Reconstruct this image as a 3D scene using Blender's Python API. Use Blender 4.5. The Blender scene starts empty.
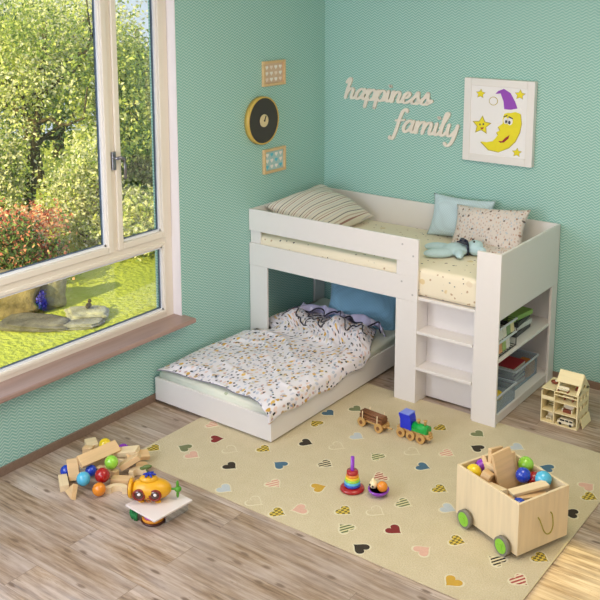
import bpy, bmesh, math, random
import numpy as np
from mathutils import Vector, Matrix, Euler
R = math.radians
PI = math.pi
random.seed(11)
rng = np.random.default_rng(7)
sc = bpy.context.scene
C = sc.collection

# ---------------------------------------------------------------- camera
cam = bpy.data.cameras.new('camera')
cam.sensor_width = 36; cam.sensor_fit = 'HORIZONTAL'
cam.lens = 926.7 / 600 * 36
cam.shift_y = -(300 - 153.7) / 600
cam.clip_start = 0.05; cam.clip_end = 500
co = bpy.data.objects.new('camera', cam); C.objects.link(co)
co.location = (4.3947, -6.2061, 2.8262)
co.rotation_euler = (PI / 2 - 0.1804, 0, 0.6428)
sc.camera = co

# ---------------------------------------------------------------- world, sun, lamps, exposure
w = bpy.data.worlds.new('world'); sc.world = w; w.use_nodes = True
bg = w.node_tree.nodes['Background']
bg.inputs[0].default_value = (0.80, 0.88, 1.0, 1); bg.inputs[1].default_value = 1.0

def sun(direction, energy, color, angle):
    l = bpy.data.lights.new('sun', 'SUN'); l.energy = energy; l.color = color; l.angle = R(angle)
    o = bpy.data.objects.new('sun', l); C.objects.link(o); o.location = (3, -9, 6)
    o.rotation_euler = Vector(direction).to_track_quat('-Z', 'Y').to_euler()
sun((-0.012, 0.90, -0.42), 8.0, (1.0, 0.86, 0.29), 0.5)

def area(name, loc, target, sx, sy, energy, color):
    l = bpy.data.lights.new(name, 'AREA'); l.shape = 'RECTANGLE'; l.size = sx; l.size_y = sy
    l.energy = energy; l.color = color
    o = bpy.data.objects.new(name, l); C.objects.link(o); o.location = loc
    o.rotation_euler = (Vector(target) - Vector(loc)).to_track_quat('-Z', 'Z').to_euler()
area('window_daylight_left', (0.06, -4.55, 1.75), (2.2, -1.6, 0.9), 1.9, 2.0, 80, (0.84, 0.88, 1.0))
area('front_fill_light', (1.9, -6.35, 1.8), (1.4, 0, 0.5), 2.4, 1.9, 42, (0.86, 0.88, 1.0))  # added cool fill lamp, hung before the windowless part of the front wall
area('ceiling_lamp_light', (2.5, -2.4, 3.05), (1.9, -2.0, 0), 1.5, 1.5, 46, (1.0, 0.84, 0.62))

vs = sc.view_settings
vs.view_transform = 'Standard'; vs.look = 'None'; vs.exposure = 0.0; vs.gamma = 1.0; vs.use_curve_mapping = False
sc.cycles.max_bounces = 8
sc.cycles.diffuse_bounces = 5
sc.cycles.caustics_reflective = False; sc.cycles.caustics_refractive = False

# ---------------------------------------------------------------- materials
def lin(c):
    return tuple((v / 255 / 12.92) if v / 255 <= 0.04045 else ((v / 255 + 0.055) / 1.055) ** 2.4 for v in c)
class N:
    def __init__(s, name):
        s.m = bpy.data.materials.new(name); s.m.use_nodes = True
        s.t = s.m.node_tree; s.b = s.t.nodes['Principled BSDF']; s.out = s.t.nodes['Material Output']
    def n(s, typ, ins=None, **kw):
        x = s.t.nodes.new(typ)
        for k, v in kw.items(): setattr(x, k, v)
        for k, v in (ins or {}).items():
            if isinstance(v, bpy.types.NodeSocket): s.t.links.new(v, x.inputs[k])
            else: x.inputs[k].default_value = v
        return x
    def math(s, op, a, b=0.0, c=0.0):
        return s.n('ShaderNodeMath', {0: a, 1: b, 2: c}, operation=op).outputs[0]
    def mix(s, f, a, b, blend='MIX'):
        x = s.n('ShaderNodeMix', data_type='RGBA', blend_type=blend)
        for i, v in ((0, f), (6, a), (7, b)):
            if isinstance(v, bpy.types.NodeSocket): s.t.links.new(v, x.inputs[i])
            else: x.inputs[i].default_value = v if i == 0 else (*v[:3], 1)
        return x.outputs[2]
    def coord(s, which='Object', scale=(1, 1, 1), rot=(0, 0, 0)):
        tc = s.n('ShaderNodeTexCoord')
        return s.n('ShaderNodeMapping', {'Vector': tc.outputs[which], 'Scale': scale, 'Rotation': rot}).outputs[0]
    def noise(s, vec, scale, detail=3, rough=.5):
        return s.n('ShaderNodeTexNoise', {'Vector': vec, 'Scale': scale, 'Detail': detail, 'Roughness': rough}).outputs[0]
    def ramp(s, f, stops, interp='LINEAR'):
        r = s.n('ShaderNodeValToRGB', {0: f}); cr = r.color_ramp; cr.interpolation = interp
        while len(cr.elements) < len(stops): cr.elements.new(0.5)
        for e, (p, c) in zip(cr.elements, stops):
            e.position = p; e.color = (*c[:3], 1)
        return r.outputs[0]
    def base(s, c):
        if isinstance(c, bpy.types.NodeSocket): s.t.links.new(c, s.b.inputs['Base Color'])
        else: s.b.inputs['Base Color'].default_value = (*c[:3], 1)
        return s
    def set(s, **k):
        for a, v in k.items():
            i = s.b.inputs[a.replace('_', ' ')]
            if isinstance(v, bpy.types.NodeSocket): s.t.links.new(v, i)
            else: i.default_value = v
        return s
    def bump(s, h, strength=.3, dist=.01):
        b = s.n('ShaderNodeBump', {'Height': h, 'Strength': strength, 'Distance': dist})
        s.t.links.new(b.outputs[0], s.b.inputs['Normal']); return s

def plain(name, rgb, rough=.5, metal=0.0, vary=.06, scale=30, **kw):
    a = N(name); c = lin(rgb)
    f = a.noise(a.coord(), scale, 3)
    a.base(a.mix(f, [v * (1 - vary) for v in c], [min(1, v * (1 + vary)) for v in c]))
    a.set(Roughness=rough, Metallic=metal, **kw)
    return a.m
def fabric(name, rgb, rough=.9, bs=.25, scale=350):
    a = N(name); c = lin(rgb); v = a.coord()
    a.base(a.mix(a.noise(v, 60, 4), [x * .93 for x in c], [min(1, x * 1.06) for x in c]))
    a.bump(a.noise(v, scale, 2), bs, .002); a.set(Roughness=rough, Sheen_Weight=.15)
    return a.m
def woodm(name, rgb, rough=.5, axis=0, k=.18, sc_=1.0):
    a = N(name); c = lin(rgb); s = [22, 22, 22]; s[axis] = 1.6
    v = a.coord(scale=[x * sc_ for x in s])
    f = a.ramp(a.noise(v, 2.2, 5, .6), [(.3, [x * (1 - k) for x in c]), (.55, c), (.75, [min(1, x * (1 + k * .5)) for x in c])])
    a.base(f); a.set(Roughness=rough)
    return a.m

M = {}
M['white'] = plain('white_laminate', (232, 228, 226), .38, vary=.01)
M['pvc'] = plain('cream_window_plastic', (236, 228, 214), .3, vary=.015)
M['pvc_white'] = plain('white_window_bead', (240, 243, 248), .3, vary=.01)
M['reveal'] = plain('white_plaster', (238, 234, 236), .6, vary=.015)
M['gasket'] = plain('grey_gasket', (92, 110, 130), .6)
M['metal'] = plain('brushed_nickel', (190, 190, 192), .3, 1.0)
M['cap'] = plain('screw_cap_grey', (186, 183, 182), .4)
M['ceiling'] = plain('ceiling_paint', (240, 238, 230), .8, vary=.01)
M['beech'] = woodm('beech_wood', (224, 190, 142), .5, 0, .12)
M['pine'] = woodm('pale_pine', (234, 212, 172), .5, 0, .10)
M['pine_z'] = woodm('pale_pine_vertical', (232, 212, 174), .5, 2, .09, .8)
M['ply'] = woodm('birch_plywood', (246, 232, 186), .55, 0, .07)
M['darkwood'] = woodm('walnut_strips', (128, 82, 48), .45, 0, .25)
M['wheelwood'] = woodm('turned_wood', (206, 164, 100), .4, 0, .15)
M['skirt'] = woodm('skirting_wood', (134, 112, 96), .5, 0, .15)
M['sill'] = woodm('sill_marble_brown', (168, 140, 130), .28, 1, .16, .5)

def wallpaper(name, ax):
    a = N(name)
    sp = a.n('ShaderNodeSeparateXYZ', {0: a.n('ShaderNodeNewGeometry').outputs['Position']})
    h, z = sp.outputs[ax], sp.outputs[2]
    p, q = .056, .0205
    tri = a.math('ABSOLUTE', a.math('SUBTRACT', a.math('FRACT', a.math('DIVIDE', h, p)), .5))
    f = a.math('FRACT', a.math('DIVIDE', a.math('ADD', z, a.math('MULTIPLY', tri, .042)), q))
    line = a.n('ShaderNodeMapRange', {0: a.math('ABSOLUTE', a.math('SUBTRACT', f, .5)), 1: .13, 2: .23}).outputs[0]
    c1, c2 = lin((190, 220, 213)), lin((138, 190, 181))
    a.base(a.mix(line, c1, c2)); a.set(Roughness=.75)
    a.bump(line, .15, .002)
    return a.m
M['paper_y'] = wallpaper('teal_chevron_wallpaper_side', 1)
M['paper_x'] = wallpaper('teal_chevron_wallpaper_back', 0)

def floor_mat():
    a = N('weathered_oak_laminate')
    pos = a.n('ShaderNodeNewGeometry').outputs['Position']
    br = a.n('ShaderNodeTexBrick', {'Vector': pos, 'Color1': (0, 0, 0, 1), 'Color2': (1, 1, 1, 1), 'Mortar': (.5, .5, .5, 1), 'Scale': 1.0,
              'Mortar Size': .0016, 'Mortar Smooth': .3, 'Brick Width': 1.38, 'Row Height': .193}, offset=.37, offset_frequency=2)
    rnd = a.n('ShaderNodeSeparateColor', {0: br.outputs[0]}).outputs[0]
    off = a.n('ShaderNodeCombineXYZ', {0: a.math('MULTIPLY', rnd, 17.3), 1: a.math('MULTIPLY', rnd, 9.1), 2: 0.0}).outputs[0]
    v = a.n('ShaderNodeVectorMath', {0: pos, 1: off}, operation='ADD').outputs[0]
    mp = lambda s: a.n('ShaderNodeMapping', {'Vector': v, 'Scale': s}).outputs[0]
    g1 = a.noise(mp((2.0, 24, 1)), 1.6, 8, .66)
    g2 = a.noise(mp((5.0, 90, 1)), 1.5, 5, .65)
    big = a.noise(mp((1.5, 3.2, 1)), 1.4, 3)
    col = a.ramp(g1, [(.30, lin((92, 68, 48))), (.43, lin((152, 126, 100))), (.54, lin((192, 168, 144))), (.70, lin((222, 204, 190)))])
    col = a.mix(a.math('MULTIPLY', g2, .45), col, lin((142, 120, 98)), 'MULTIPLY')
    col = a.mix(a.ramp(big, [(.38, (0, 0, 0)), (.66, (.42, .42, .42))]), col, lin((216, 206, 204)))
    kn = a.n('ShaderNodeTexVoronoi', {'Vector': mp((2.3, 6.5, 1)), 'Scale': 1.0, 'Randomness': 1.0}, voronoi_dimensions='2D').outputs['Distance']
    knots = a.ramp(a.math('ADD', kn, a.math('MULTIPLY', g2, .12)), [(.10, (1, 1, 1)), (.145, (0, 0, 0))])
    col = a.mix(a.math('MULTIPLY', a.math('MULTIPLY', knots, .8), 1.0), col, lin((96, 74, 58)))
    crk = a.ramp(a.noise(mp((3.0, 30, 1)), 2.6, 7, .75), [(.36, (1, 1, 1)), (.39, (0, 0, 0))])
    col = a.mix(a.math('MULTIPLY', crk, .7), col, lin((84, 62, 48)))
    col = a.mix(a.math('MULTIPLY', rnd, .40), col, lin((140, 118, 98)))
    col = a.mix(a.math('MULTIPLY', br.outputs['Fac'], .6), col, lin((90, 74, 60)))
    a.base(col); a.set(Roughness=a.n('ShaderNodeMapRange', {0: g1, 3: .48, 4: .34}).outputs[0])
    a.bump(g2, .12, .004)
    return a.m
M['floor'] = floor_mat()

def printed(name, basec, layers, bumpy=.2, dim="3D", co="Object"):
    """printed cotton: each layer = (scale xyz, radius, [colours], presence)"""
    a = N(name); v0 = a.n('ShaderNodeTexCoord').outputs[co]; col = None; col = lin(basec)
    fine = a.noise(v0, 14, 3)
    col = a.mix(fine, [x * .97 for x in col], [min(1, x * 1.02) for x in col])
    for i, (scale, rad, cols, pres) in enumerate(layers):
        wob = a.n('ShaderNodeTexNoise', {'Vector': v0, 'Scale': 30.0}).outputs['Color']
        v = a.n('ShaderNodeMapping', {'Vector': a.n('ShaderNodeMix', {0: .02, 4: v0, 5: wob}, data_type='VECTOR').outputs[1], 'Scale': scale, 'Location': (i * 3.7, i * 1.9, i), 'Rotation': (0, 0, i * .7)}).outputs[0]
        vo = a.n('ShaderNodeTexVoronoi', {'Vector': v, 'Scale': 1.0, 'Randomness': .9}, voronoi_dimensions=dim)
        sx = a.n('ShaderNodeSeparateColor', {0: vo.outputs['Color']})
        here = a.math('LESS_THAN', sx.outputs[0], pres)
        blob = a.ramp(vo.outputs['Distance'], [(rad * .85, (1, 1, 1)), (rad, (0, 0, 0))])
        cc = a.ramp(sx.outputs[1], [(k / len(cols), lin(c)) for k, c in enumerate(cols)], 'CONSTANT') if len(cols) > 1 else lin(cols[0])
        col = a.mix(a.math('MULTIPLY', blob, here), col, cc)
    a.base(col); a.set(Roughness=.9, Sheen_Weight=.1)
    a.bump(a.noise(v0, 300, 2), bumpy, .002)
    return a.m
M['duvet'] = printed('animal_print_cotton', (236, 232, 240), [
    ((34, 20, 14), .34, [(208, 206, 222), (230, 206, 200), (196, 202, 220), (222, 214, 200)], .7),
    ((17, 13, 12), .22, [(206, 160, 60), (222, 182, 90), (200, 170, 130)], .42),
    ((28, 18, 16), .20, [(150, 160, 186), (150, 150, 160), (196, 160, 160)], .5),
    ((21, 18, 17), .17, [(24, 26, 34), (30, 32, 44), (60, 54, 60)], .62)], dim='2D', co='UV')
M['duvet_back'] = printed('lilac_cotton', (196, 192, 222), [((20, 14, 14), .25, [(228, 224, 240), (160, 158, 196)], .5)], dim='2D')
M['piping'] = fabric('dark_navy_piping', (36, 36, 58))
M['sheet'] = printed('cream_heart_print_sheet', (240, 230, 206), [
    ((23, 23, 23), .20, [(150, 130, 120), (160, 160, 150), (196, 170, 140), (90, 80, 80)], .8), ((8, 9, 9), .20, [(226, 206, 160), (230, 216, 190)], .5)])
M['sheet2'] = printed('pale_green_sheet', (226, 230, 216), [((10, 10, 10), .14, [(180, 190, 160)], .4)])
def knit(name, rgb, s=70):
    a = N(name); c = lin(rgb); v = a.coord(scale=(s, s, s), rot=(0, 0, PI / 4))
    ch = a.n('ShaderNodeTexVoronoi', {'Vector': v, 'Scale': 1.0, 'Randomness': 0.0}).outputs['Distance']
    a.base(a.mix(a.math('MULTIPLY', ch, .8), [min(1, x * 1.12) for x in c], [x * .72 for x in c])); a.bump(ch, .5, .004)
    a.set(Roughness=.95, Sheen_Weight=.2); return a.m
M['blue_knit'] = knit('pale_blue_knit', (198, 220, 230))
M['blue_knit2'] = knit('denim_blue_knit', (140, 190, 220), 60)
M['speckle'] = printed('grey_beige_print_cotton', (218, 208, 202), [
    ((60, 42, 17), .30, [(200, 186, 180), (206, 176, 160), (186, 194, 204), (184, 166, 160)], .7), ((24, 20, 9), .17, [(110, 96, 90), (160, 130, 116)], .5)], dim='2D')
M['plush'] = fabric('pale_blue_plush', (192, 220, 230), .95, .6, 250)
M['navy'] = fabric('navy_ribbon', (22, 30, 58))
M['black'] = plain('black_plastic', (24, 22, 24), .35)
def striped():
    a = N('striped_cotton'); v = a.coord()
    x = a.n('ShaderNodeSeparateXYZ', {0: v}).outputs[0]
    f = a.math('FRACT', a.math('MULTIPLY', x, 11.0))
    c = a.ramp(f, [(0, lin((224, 216, 204))), (.16, lin((120, 112, 116))), (.23, lin((226, 220, 208))), (.42, lin((196, 176, 160))),
                   (.50, lin((228, 220, 210))), (.62, lin((160, 120, 112))), (.68, lin((226, 220, 208))), (.86, lin((200, 196, 198))), (.92, lin((226, 218, 206)))], 'CONSTANT')
    a.base(c); a.set(Roughness=.9, Sheen_Weight=.1); a.bump(a.noise(v, 300, 2), .2, .002); return a.m
M['stripes'] = striped()
def rugbase():
    a = N('cream_wool_rug'); v = a.coord()
    n1 = a.noise(v, 9, 4); n2 = a.noise(v, 130, 3)
    c = a.mix(n1, lin((210, 197, 160)), lin((228, 216, 186)))
    c = a.mix(a.math('MULTIPLY', n2, .7), c, lin((194, 180, 142)), 'MULTIPLY')
    a.base(c); a.bump(n2, .8, .006); a.set(Roughness=1.0, Sheen_Weight=.3); return a.m
M['rug'] = rugbase()
def heartm(name, c1, c2=None, kind='c', s=26):
    a = N(name); v = a.coord()
    if c2 is None: col = a.mix(a.noise(v, 60, 3), [x * .85 for x in lin(c1)], lin(c1))
    elif kind == 'c':
        col = a.n('ShaderNodeTexChecker', {'Vector': a.coord(rot=(0, 0, PI / 4)), 'Color1': (*lin(c1), 1), 'Color2': (*lin(c2), 1), 'Scale': s * 1.4}).outputs[0]
    else:
        x = a.n('ShaderNodeSeparateXYZ', {0: a.coord(rot=(0, 0, .5))}).outputs[0]
        col = a.mix(a.math('GREATER_THAN', a.math('FRACT', a.math('MULTIPLY', x, s * 1.8)), .5), lin(c1), lin(c2))
    a.base(col); a.bump(a.noise(v, 150, 3), .6, .004); a.set(Roughness=1.0); return a.m
HM = {'k': heartm('heart_dark_olive', (58, 50, 40)), 'r': heartm('heart_dark_red', (132, 44, 42)), 'b': heartm('heart_slate_blue', (76, 112, 136)),
      'g': heartm('heart_pale_grey', (196, 204, 208)), 'w': heartm('heart_white_outline', (228, 219, 190)), 'o': heartm('heart_sage', (122, 130, 92)),
      'p': heartm('heart_pale_pink', (224, 180, 160)), 'm': heartm('heart_mustard', (206, 164, 62)),
      'yc': heartm('heart_yellow_check', (212, 186, 76), (112, 100, 52), 'c', 46), 'ks': heartm('heart_black_stripe', (44, 38, 34), (220, 206, 170), 's'),
      'gs': heartm('heart_green_stripe', (92, 104, 66), (214, 206, 160), 's'), 'rs': heartm('heart_red_stripe', (164, 70, 64), (226, 206, 178), 's'),
      'ps': heartm('heart_pink_stripe', (210, 150, 136), (228, 212, 180), 's')}

def glassm():
    a = N('clear_glass')
    tr = a.n('ShaderNodeBsdfTransparent', {'Color': (.97, .985, .98, 1)}); gl = a.n('ShaderNodeBsdfGlossy', {'Roughness': .02})
    fr = a.n('ShaderNodeFresnel', {'IOR': 1.35})
    mx = a.n('ShaderNodeMixShader', {0: fr.outputs[0], 1: tr.outputs[0], 2: gl.outputs[0]})
    a.t.links.new(mx.outputs[0], a.out.inputs[0]); return a.m
M['glass'] = glassm()
def clearplastic(name, col, alpha=.35):
    a = N(name); tr = a.n('ShaderNodeBsdfTransparent', {'Color': (.9, .95, 1, 1)})
    a.base(lin(col)); a.set(Roughness=.2)
    mx = a.n('ShaderNodeMixShader', {0: alpha, 1: tr.outputs[0], 2: a.b.outputs[0]})
    a.t.links.new(mx.outputs[0], a.out.inputs[0]); return a.m
M['bin'] = clearplastic('clear_bin_plastic', (196, 208, 216), .28)
def ballm(name, rgb): return plain(name, rgb, .18, vary=.02, Coat_Weight=.6)
BALL = {k: ballm('glossy_' + k, c) for k, c in dict(red=(168, 14, 18), blue=(30, 66, 190), lightblue=(84, 186, 222), green=(150, 214, 64), yellow=(236, 206, 30), orange=(228, 138, 30), purple=(140, 50, 190)).items()}

# ---------------------------------------------------------------- mesh helper
class MB:
    def __init__(s): s.bm = bmesh.new(); s.mi = 0
    def _tag(s, verts, smooth=False):
        fs = {f for v in verts for f in v.link_faces}
        for f in fs: f.material_index = s.mi; f.smooth = smooth
        return fs
    def box(s, c, d, rot=(0, 0, 0), bev=0.0, mat=None):
        m = (mat or Matrix()) @ Matrix.Translation(c) @ Euler(rot).to_matrix().to_4x4() @ Matrix.Diagonal((*d, 1))
        g = bmesh.ops.create_cube(s.bm, size=1, matrix=m); vs_ = g['verts']; s._tag(vs_)
        if bev > 0:
            es = list({e for v in vs_ for e in v.link_edges})
            r = bmesh.ops.bevel(s.bm, geom=es, offset=bev, segments=2, affect='EDGES', profile=.5)
            for f in r['faces']: f.material_index = s.mi
        return s
    def bb(s, x0, x1, y0, y1, z0, z1, bev=0.0):
        return s.box(((x0 + x1) / 2, (y0 + y1) / 2, (z0 + z1) / 2), (abs(x1 - x0), abs(y1 - y0), abs(z1 - z0)), bev=bev)
    def cyl(s, a, b, r, r2=None, n=20, smooth=True):
        a, b = Vector(a), Vector(b); d = b - a
        m = Matrix.Translation((a + b) / 2) @ d.to_track_quat('Z', 'Y').to_matrix().to_4x4()
        g = bmesh.ops.create_cone(s.bm, cap_ends=True, segments=n, radius1=r, radius2=r if r2 is None else r2, depth=d.length, matrix=m)
        for f in s._tag(g['verts'], smooth):
            if len(f.verts) > 4: f.smooth = False
        return s
    def sph(s, c, r, rot=(0, 0, 0), seg=24, rings=14, mat=None):
        r = (r, r, r) if not hasattr(r, '__len__') else r
        m = (mat or Matrix()) @ Matrix.Translation(c) @ Euler(rot).to_matrix().to_4x4() @ Matrix.Diagonal((*r, 1))
        g = bmesh.ops.create_uvsphere(s.bm, u_segments=seg, v_segments=rings, radius=1, matrix=m); s._tag(g['verts'], True); return s
    def torus(s, c, R_, r, rot=(0, 0, 0), n=28, k=10):
        m = Matrix.Translation(c) @ Euler(rot).to_matrix().to_4x4(); rows = []
        for i in range(n):
            a = 2 * PI * i / n
            rows.append([s.bm.verts.new(m @ Vector(((R_ + r * math.cos(2 * PI * j / k)) * math.cos(a), (R_ + r * math.cos(2 * PI * j / k)) * math.sin(a), r * math.sin(2 * PI * j / k)))) for j in range(k)])
        for i in range(n):
            for j in range(k):
                f = s.bm.faces.new((rows[i][j], rows[(i + 1) % n][j], rows[(i + 1) % n][(j + 1) % k], rows[i][(j + 1) % k])); f.smooth = True; f.material_index = s.mi
        return s
    def lathe(s, c, prof, n=28, rot=(0, 0, 0)):
        m = Matrix.Translation(c) @ Euler(rot).to_matrix().to_4x4(); rows = []
        for r, z in prof: rows.append([s.bm.verts.new(m @ Vector((max(r, 1e-4) * math.cos(2 * PI * i / n), max(r, 1e-4) * math.sin(2 * PI * i / n), z))) for i in range(n)])
        for a, b in zip(rows, rows[1:]):
            for i in range(n):
                f = s.bm.faces.new((a[i], a[(i + 1) % n], b[(i + 1) % n], b[i])); f.smooth = True; f.material_index = s.mi
        f = s.bm.faces.new(rows[0][::-1]); f.material_index = s.mi; f = s.bm.faces.new(rows[-1]); f.material_index = s.mi
        return s
    def tube(s, pts, r, k=8):
        pts = [Vector(p) for p in pts]; rows = []
        for i, p in enumerate(pts):
            d = (pts[min(i + 1, len(pts) - 1)] - pts[max(i - 1, 0)]).normalized()
            q = d.to_track_quat('Z', 'Y').to_matrix() if abs(d.z) < .99 else Matrix.Identity(3)
            rr = r[i] if hasattr(r, '__len__') else r
            rows.append([s.bm.verts.new(p + q @ Vector((rr * math.cos(2 * PI * j / k), rr * math.sin(2 * PI * j / k), 0))) for j in range(k)])
        for a, b in zip(rows, rows[1:]):
            for j in range(k):
                f = s.bm.faces.new((a[j], a[(j + 1) % k], b[(j + 1) % k], b[j])); f.smooth = True; f.material_index = s.mi
        for q in (rows[0][::-1], rows[-1]): s.bm.faces.new(q).material_index = s.mi
        return s
    def prism(s, poly, z0, z1, mat=None):
        """polygon in local xy extruded along z"""
        m = mat or Matrix()
        a = [s.bm.verts.new(m @ Vector((x, y, z0))) for x, y in poly]; b = [s.bm.verts.new(m @ Vector((x, y, z1))) for x, y in poly]
        fs = [s.bm.faces.new(a[::-1]), s.bm.faces.new(b)]
        n = len(poly)
        for i in range(n): fs.append(s.bm.faces.new((a[i], a[(i + 1) % n], b[(i + 1) % n], b[i])))
        for f in fs: f.material_index = s.mi
        return s
    def build(s, name, mats, parent=None, norm=True):
        if norm: bmesh.ops.recalc_face_normals(s.bm, faces=s.bm.faces)
        me = bpy.data.meshes.new(name); s.bm.to_mesh(me); s.bm.free()
        for m in (mats if isinstance(mats, (list, tuple)) else [mats]): me.materials.append(m)
        o = bpy.data.objects.new(name, me); C.objects.link(o)
        if parent: o.parent = parent
        return o
def tag(o, label, cat, group=None, kind=None):
    o['label'] = label; o['category'] = cat
    if group: o['group'] = group
    if kind: o['kind'] = kind
    return o
def thing(name, label, cat, loc=(0, 0, 0), rot=(0, 0, 0), group=None):
    o = bpy.data.objects.new(name, None); C.objects.link(o); o.location = loc; o.rotation_euler = rot
    o.empty_display_size = .05
    return tag(o, label, cat, group)
def struct(o): o['kind'] = 'structure'; return o
FX = Matrix(((1, 0, 0, 0), (0, 0, -1, 0), (0, 1, 0, 0), (0, 0, 0, 1)))   # local xy -> world xz, normal -> -y

# ================================================================ ROOM
RX, RY, RZ = 4.9, -6.6, 3.15
struct(MB().bb(-.25, RX + .2, RY - .2, .2, -.12, 0).build('floor', M['floor']))
struct(MB().bb(-.25, RX + .2, RY - .2, .2, RZ, RZ + .15).build('ceiling', M['ceiling']))
WY0, WY1, WZ0, WZ1 = -5.2, -1.727, .50, 2.9
m = MB()
m.bb(-.25, 0, WY1, 0, 0, RZ); m.bb(-.25, 0, RY, WY0, 0, RZ); m.bb(-.25, 0, WY0, WY1, 0, WZ0); m.bb(-.25, 0, WY0, WY1, WZ1, RZ)
struct(m.build('wall_left', M['paper_y']))
struct(MB().bb(-.25, RX + .2, 0, .2, 0, RZ).build('wall_back', M['paper_x']))
struct(MB().bb(RX, RX + .2, RY, 0, 0, RZ).build('wall_right', M['reveal']))
m = MB()   # front wall behind the camera, with the window the sun comes through
m.bb(-.25, 2.972, RY - .2, RY, 0, RZ); m.bb(4.6, RX, RY - .2, RY, 0, RZ); m.bb(2.972, 4.6, RY - .2, RY, 0, .5); m.bb(2.972, 4.6, RY - .2, RY, 2.29, RZ)
struct(m.build('wall_front', M['reveal']))
struct(MB().bb(0, .014, RY, 0, 0, .055, bev=.003).build('baseboard_left', M['skirt']))
struct(MB().bb(.014, RX, -.014, 0, 0, .055, bev=.003).build('baseboard_back', M['skirt']))

# window
win = bpy.data.objects.new('window_1', None); C.objects.link(win); win.location = (-.1, -3.4, .5); win['kind'] = 'structure'
def wpart(m, name, mat):
    o = m.build(name, mat); o.parent = win; o.location = (.1, 3.4, -.5); return o
m = MB()  # reveal lining
m.bb(-.14, .001, WY1 - .003, WY1 + .001, WZ0, WZ1); m.bb(-.14, .001, WY0, WY0 + .01, WZ0, WZ1); m.bb(-.14, .001, WY0, WY1, WZ1 - .01, WZ1)
wpart(m, 'reveal', M['reveal'])
m = MB()
fx0, fx1 = -.15, -.075
b0 = .006
y1 = WY1 - .003
m.bb(fx0, fx1, y1 - .062, y1, WZ0, WZ1, b0)                 # right stile
m.bb(fx0, fx1, WY0, WY0 + .07, WZ0, WZ1, b0)
m.bb(fx0, fx1 - .002, WY0 + .068, y1 - .060, .525, .575, b0)                     # bottom
m.bb(fx0, fx1 - .002, WY0 + .068, y1 - .060, 1.055, 1.13, b0)                    # transom
m.bb(fx0, fx1 - .002, WY0 + .068, y1 - .060, WZ1 - .06, WZ1, b0)
m.bb(fx0, fx1 - .004, -2.285, -2.215, 1.12, WZ1 - .05, b0)               # mullion
m.bb(fx0, fx1 - .004, -3.98, -3.91, .57, WZ1 - .05, b0)
wpart(m, 'window_frame', M['pvc'])
def sash(ya, yb, za, zb, name='sash', wd=.045, x=-.062):
    m = MB(); m.bb(-.13, x, ya, ya + wd, za, zb, b0); m.bb(-.13, x, yb - wd, yb, za, zb, b0)
    m.bb(-.13, x, ya + wd, yb - wd, za, za + wd, b0); m.bb(-.13, x, ya + wd, yb - wd, zb - wd, zb, b0)
    s_ = wpart(m, name, M['pvc'])
    bw = .014; a, b, c, d = ya + wd, yb - wd, za + wd, zb - wd
    m = MB(); m.bb(-.118, -.088, a, a + bw, c, d); m.bb(-.118, -.088, b - bw, b, c, d); m.bb(-.118, -.088, a, b, c, c + bw); m.bb(-.118, -.088, a, b, d - bw, d)
    wpart(m, 'glazing_bead', M['pvc_white'])
    a, b, c, d = a + bw, b - bw, c + bw, d - bw; g = .004
    m = MB(); m.bb(-.116, -.1, a, a + g, c, d); m.bb(-.116, -.1, b - g, b, c, d); m.bb(-.116, -.1, a, b, c, c + g); m.bb(-.116, -.1, a, b, d - g, d)
    wpart(m, 'gasket', M['gasket'])
    wpart(MB().bb(-.114, -.108, a, b, c, d), 'pane', M['glass'])
sash(-2.23, y1 - .050, 1.11, WZ1 - .05)
sash(-3.925, -2.27, 1.11, WZ1 - .05)
sash(-5.14, -3.965, 1.11, WZ1 - .05)
sash(-3.925, y1 - .058, .555, 1.072, wd=.028, x=-.07)
sash(-5.14, -3.965, .555, 1.072, wd=.028, x=-.07)
m = MB(); m.bb(-.066, -.050, -.015, .015, -.06, .06, .004); m.cyl((-.055, 0, .02), (-.012, 0, .02), .010)
m.tube([(-.014, 0, .024), (-.010, .027, .023), (-.012, .048, .010), (-.016, .058, -.03), (-.018, .060, -.12)], [.011, .011, .011, .010, .009])
ho = wpart(m, 'window_handle', plain('dark_nickel', (150, 150, 156), .3, .9)); ho.location = (.1, 3.4 - 2.252, -.5 + 1.715)
m = MB(); m.bb(-.08, .115, WY0 - .02, WY1 + .028, .498, .532, .008)
wpart(m, 'sill', M['sill'])
m = MB(); m.bb(-.36, -.145, WY0, WY1, .45, .475)
wpart(m, 'outer_sill', M['pvc'])

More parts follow.
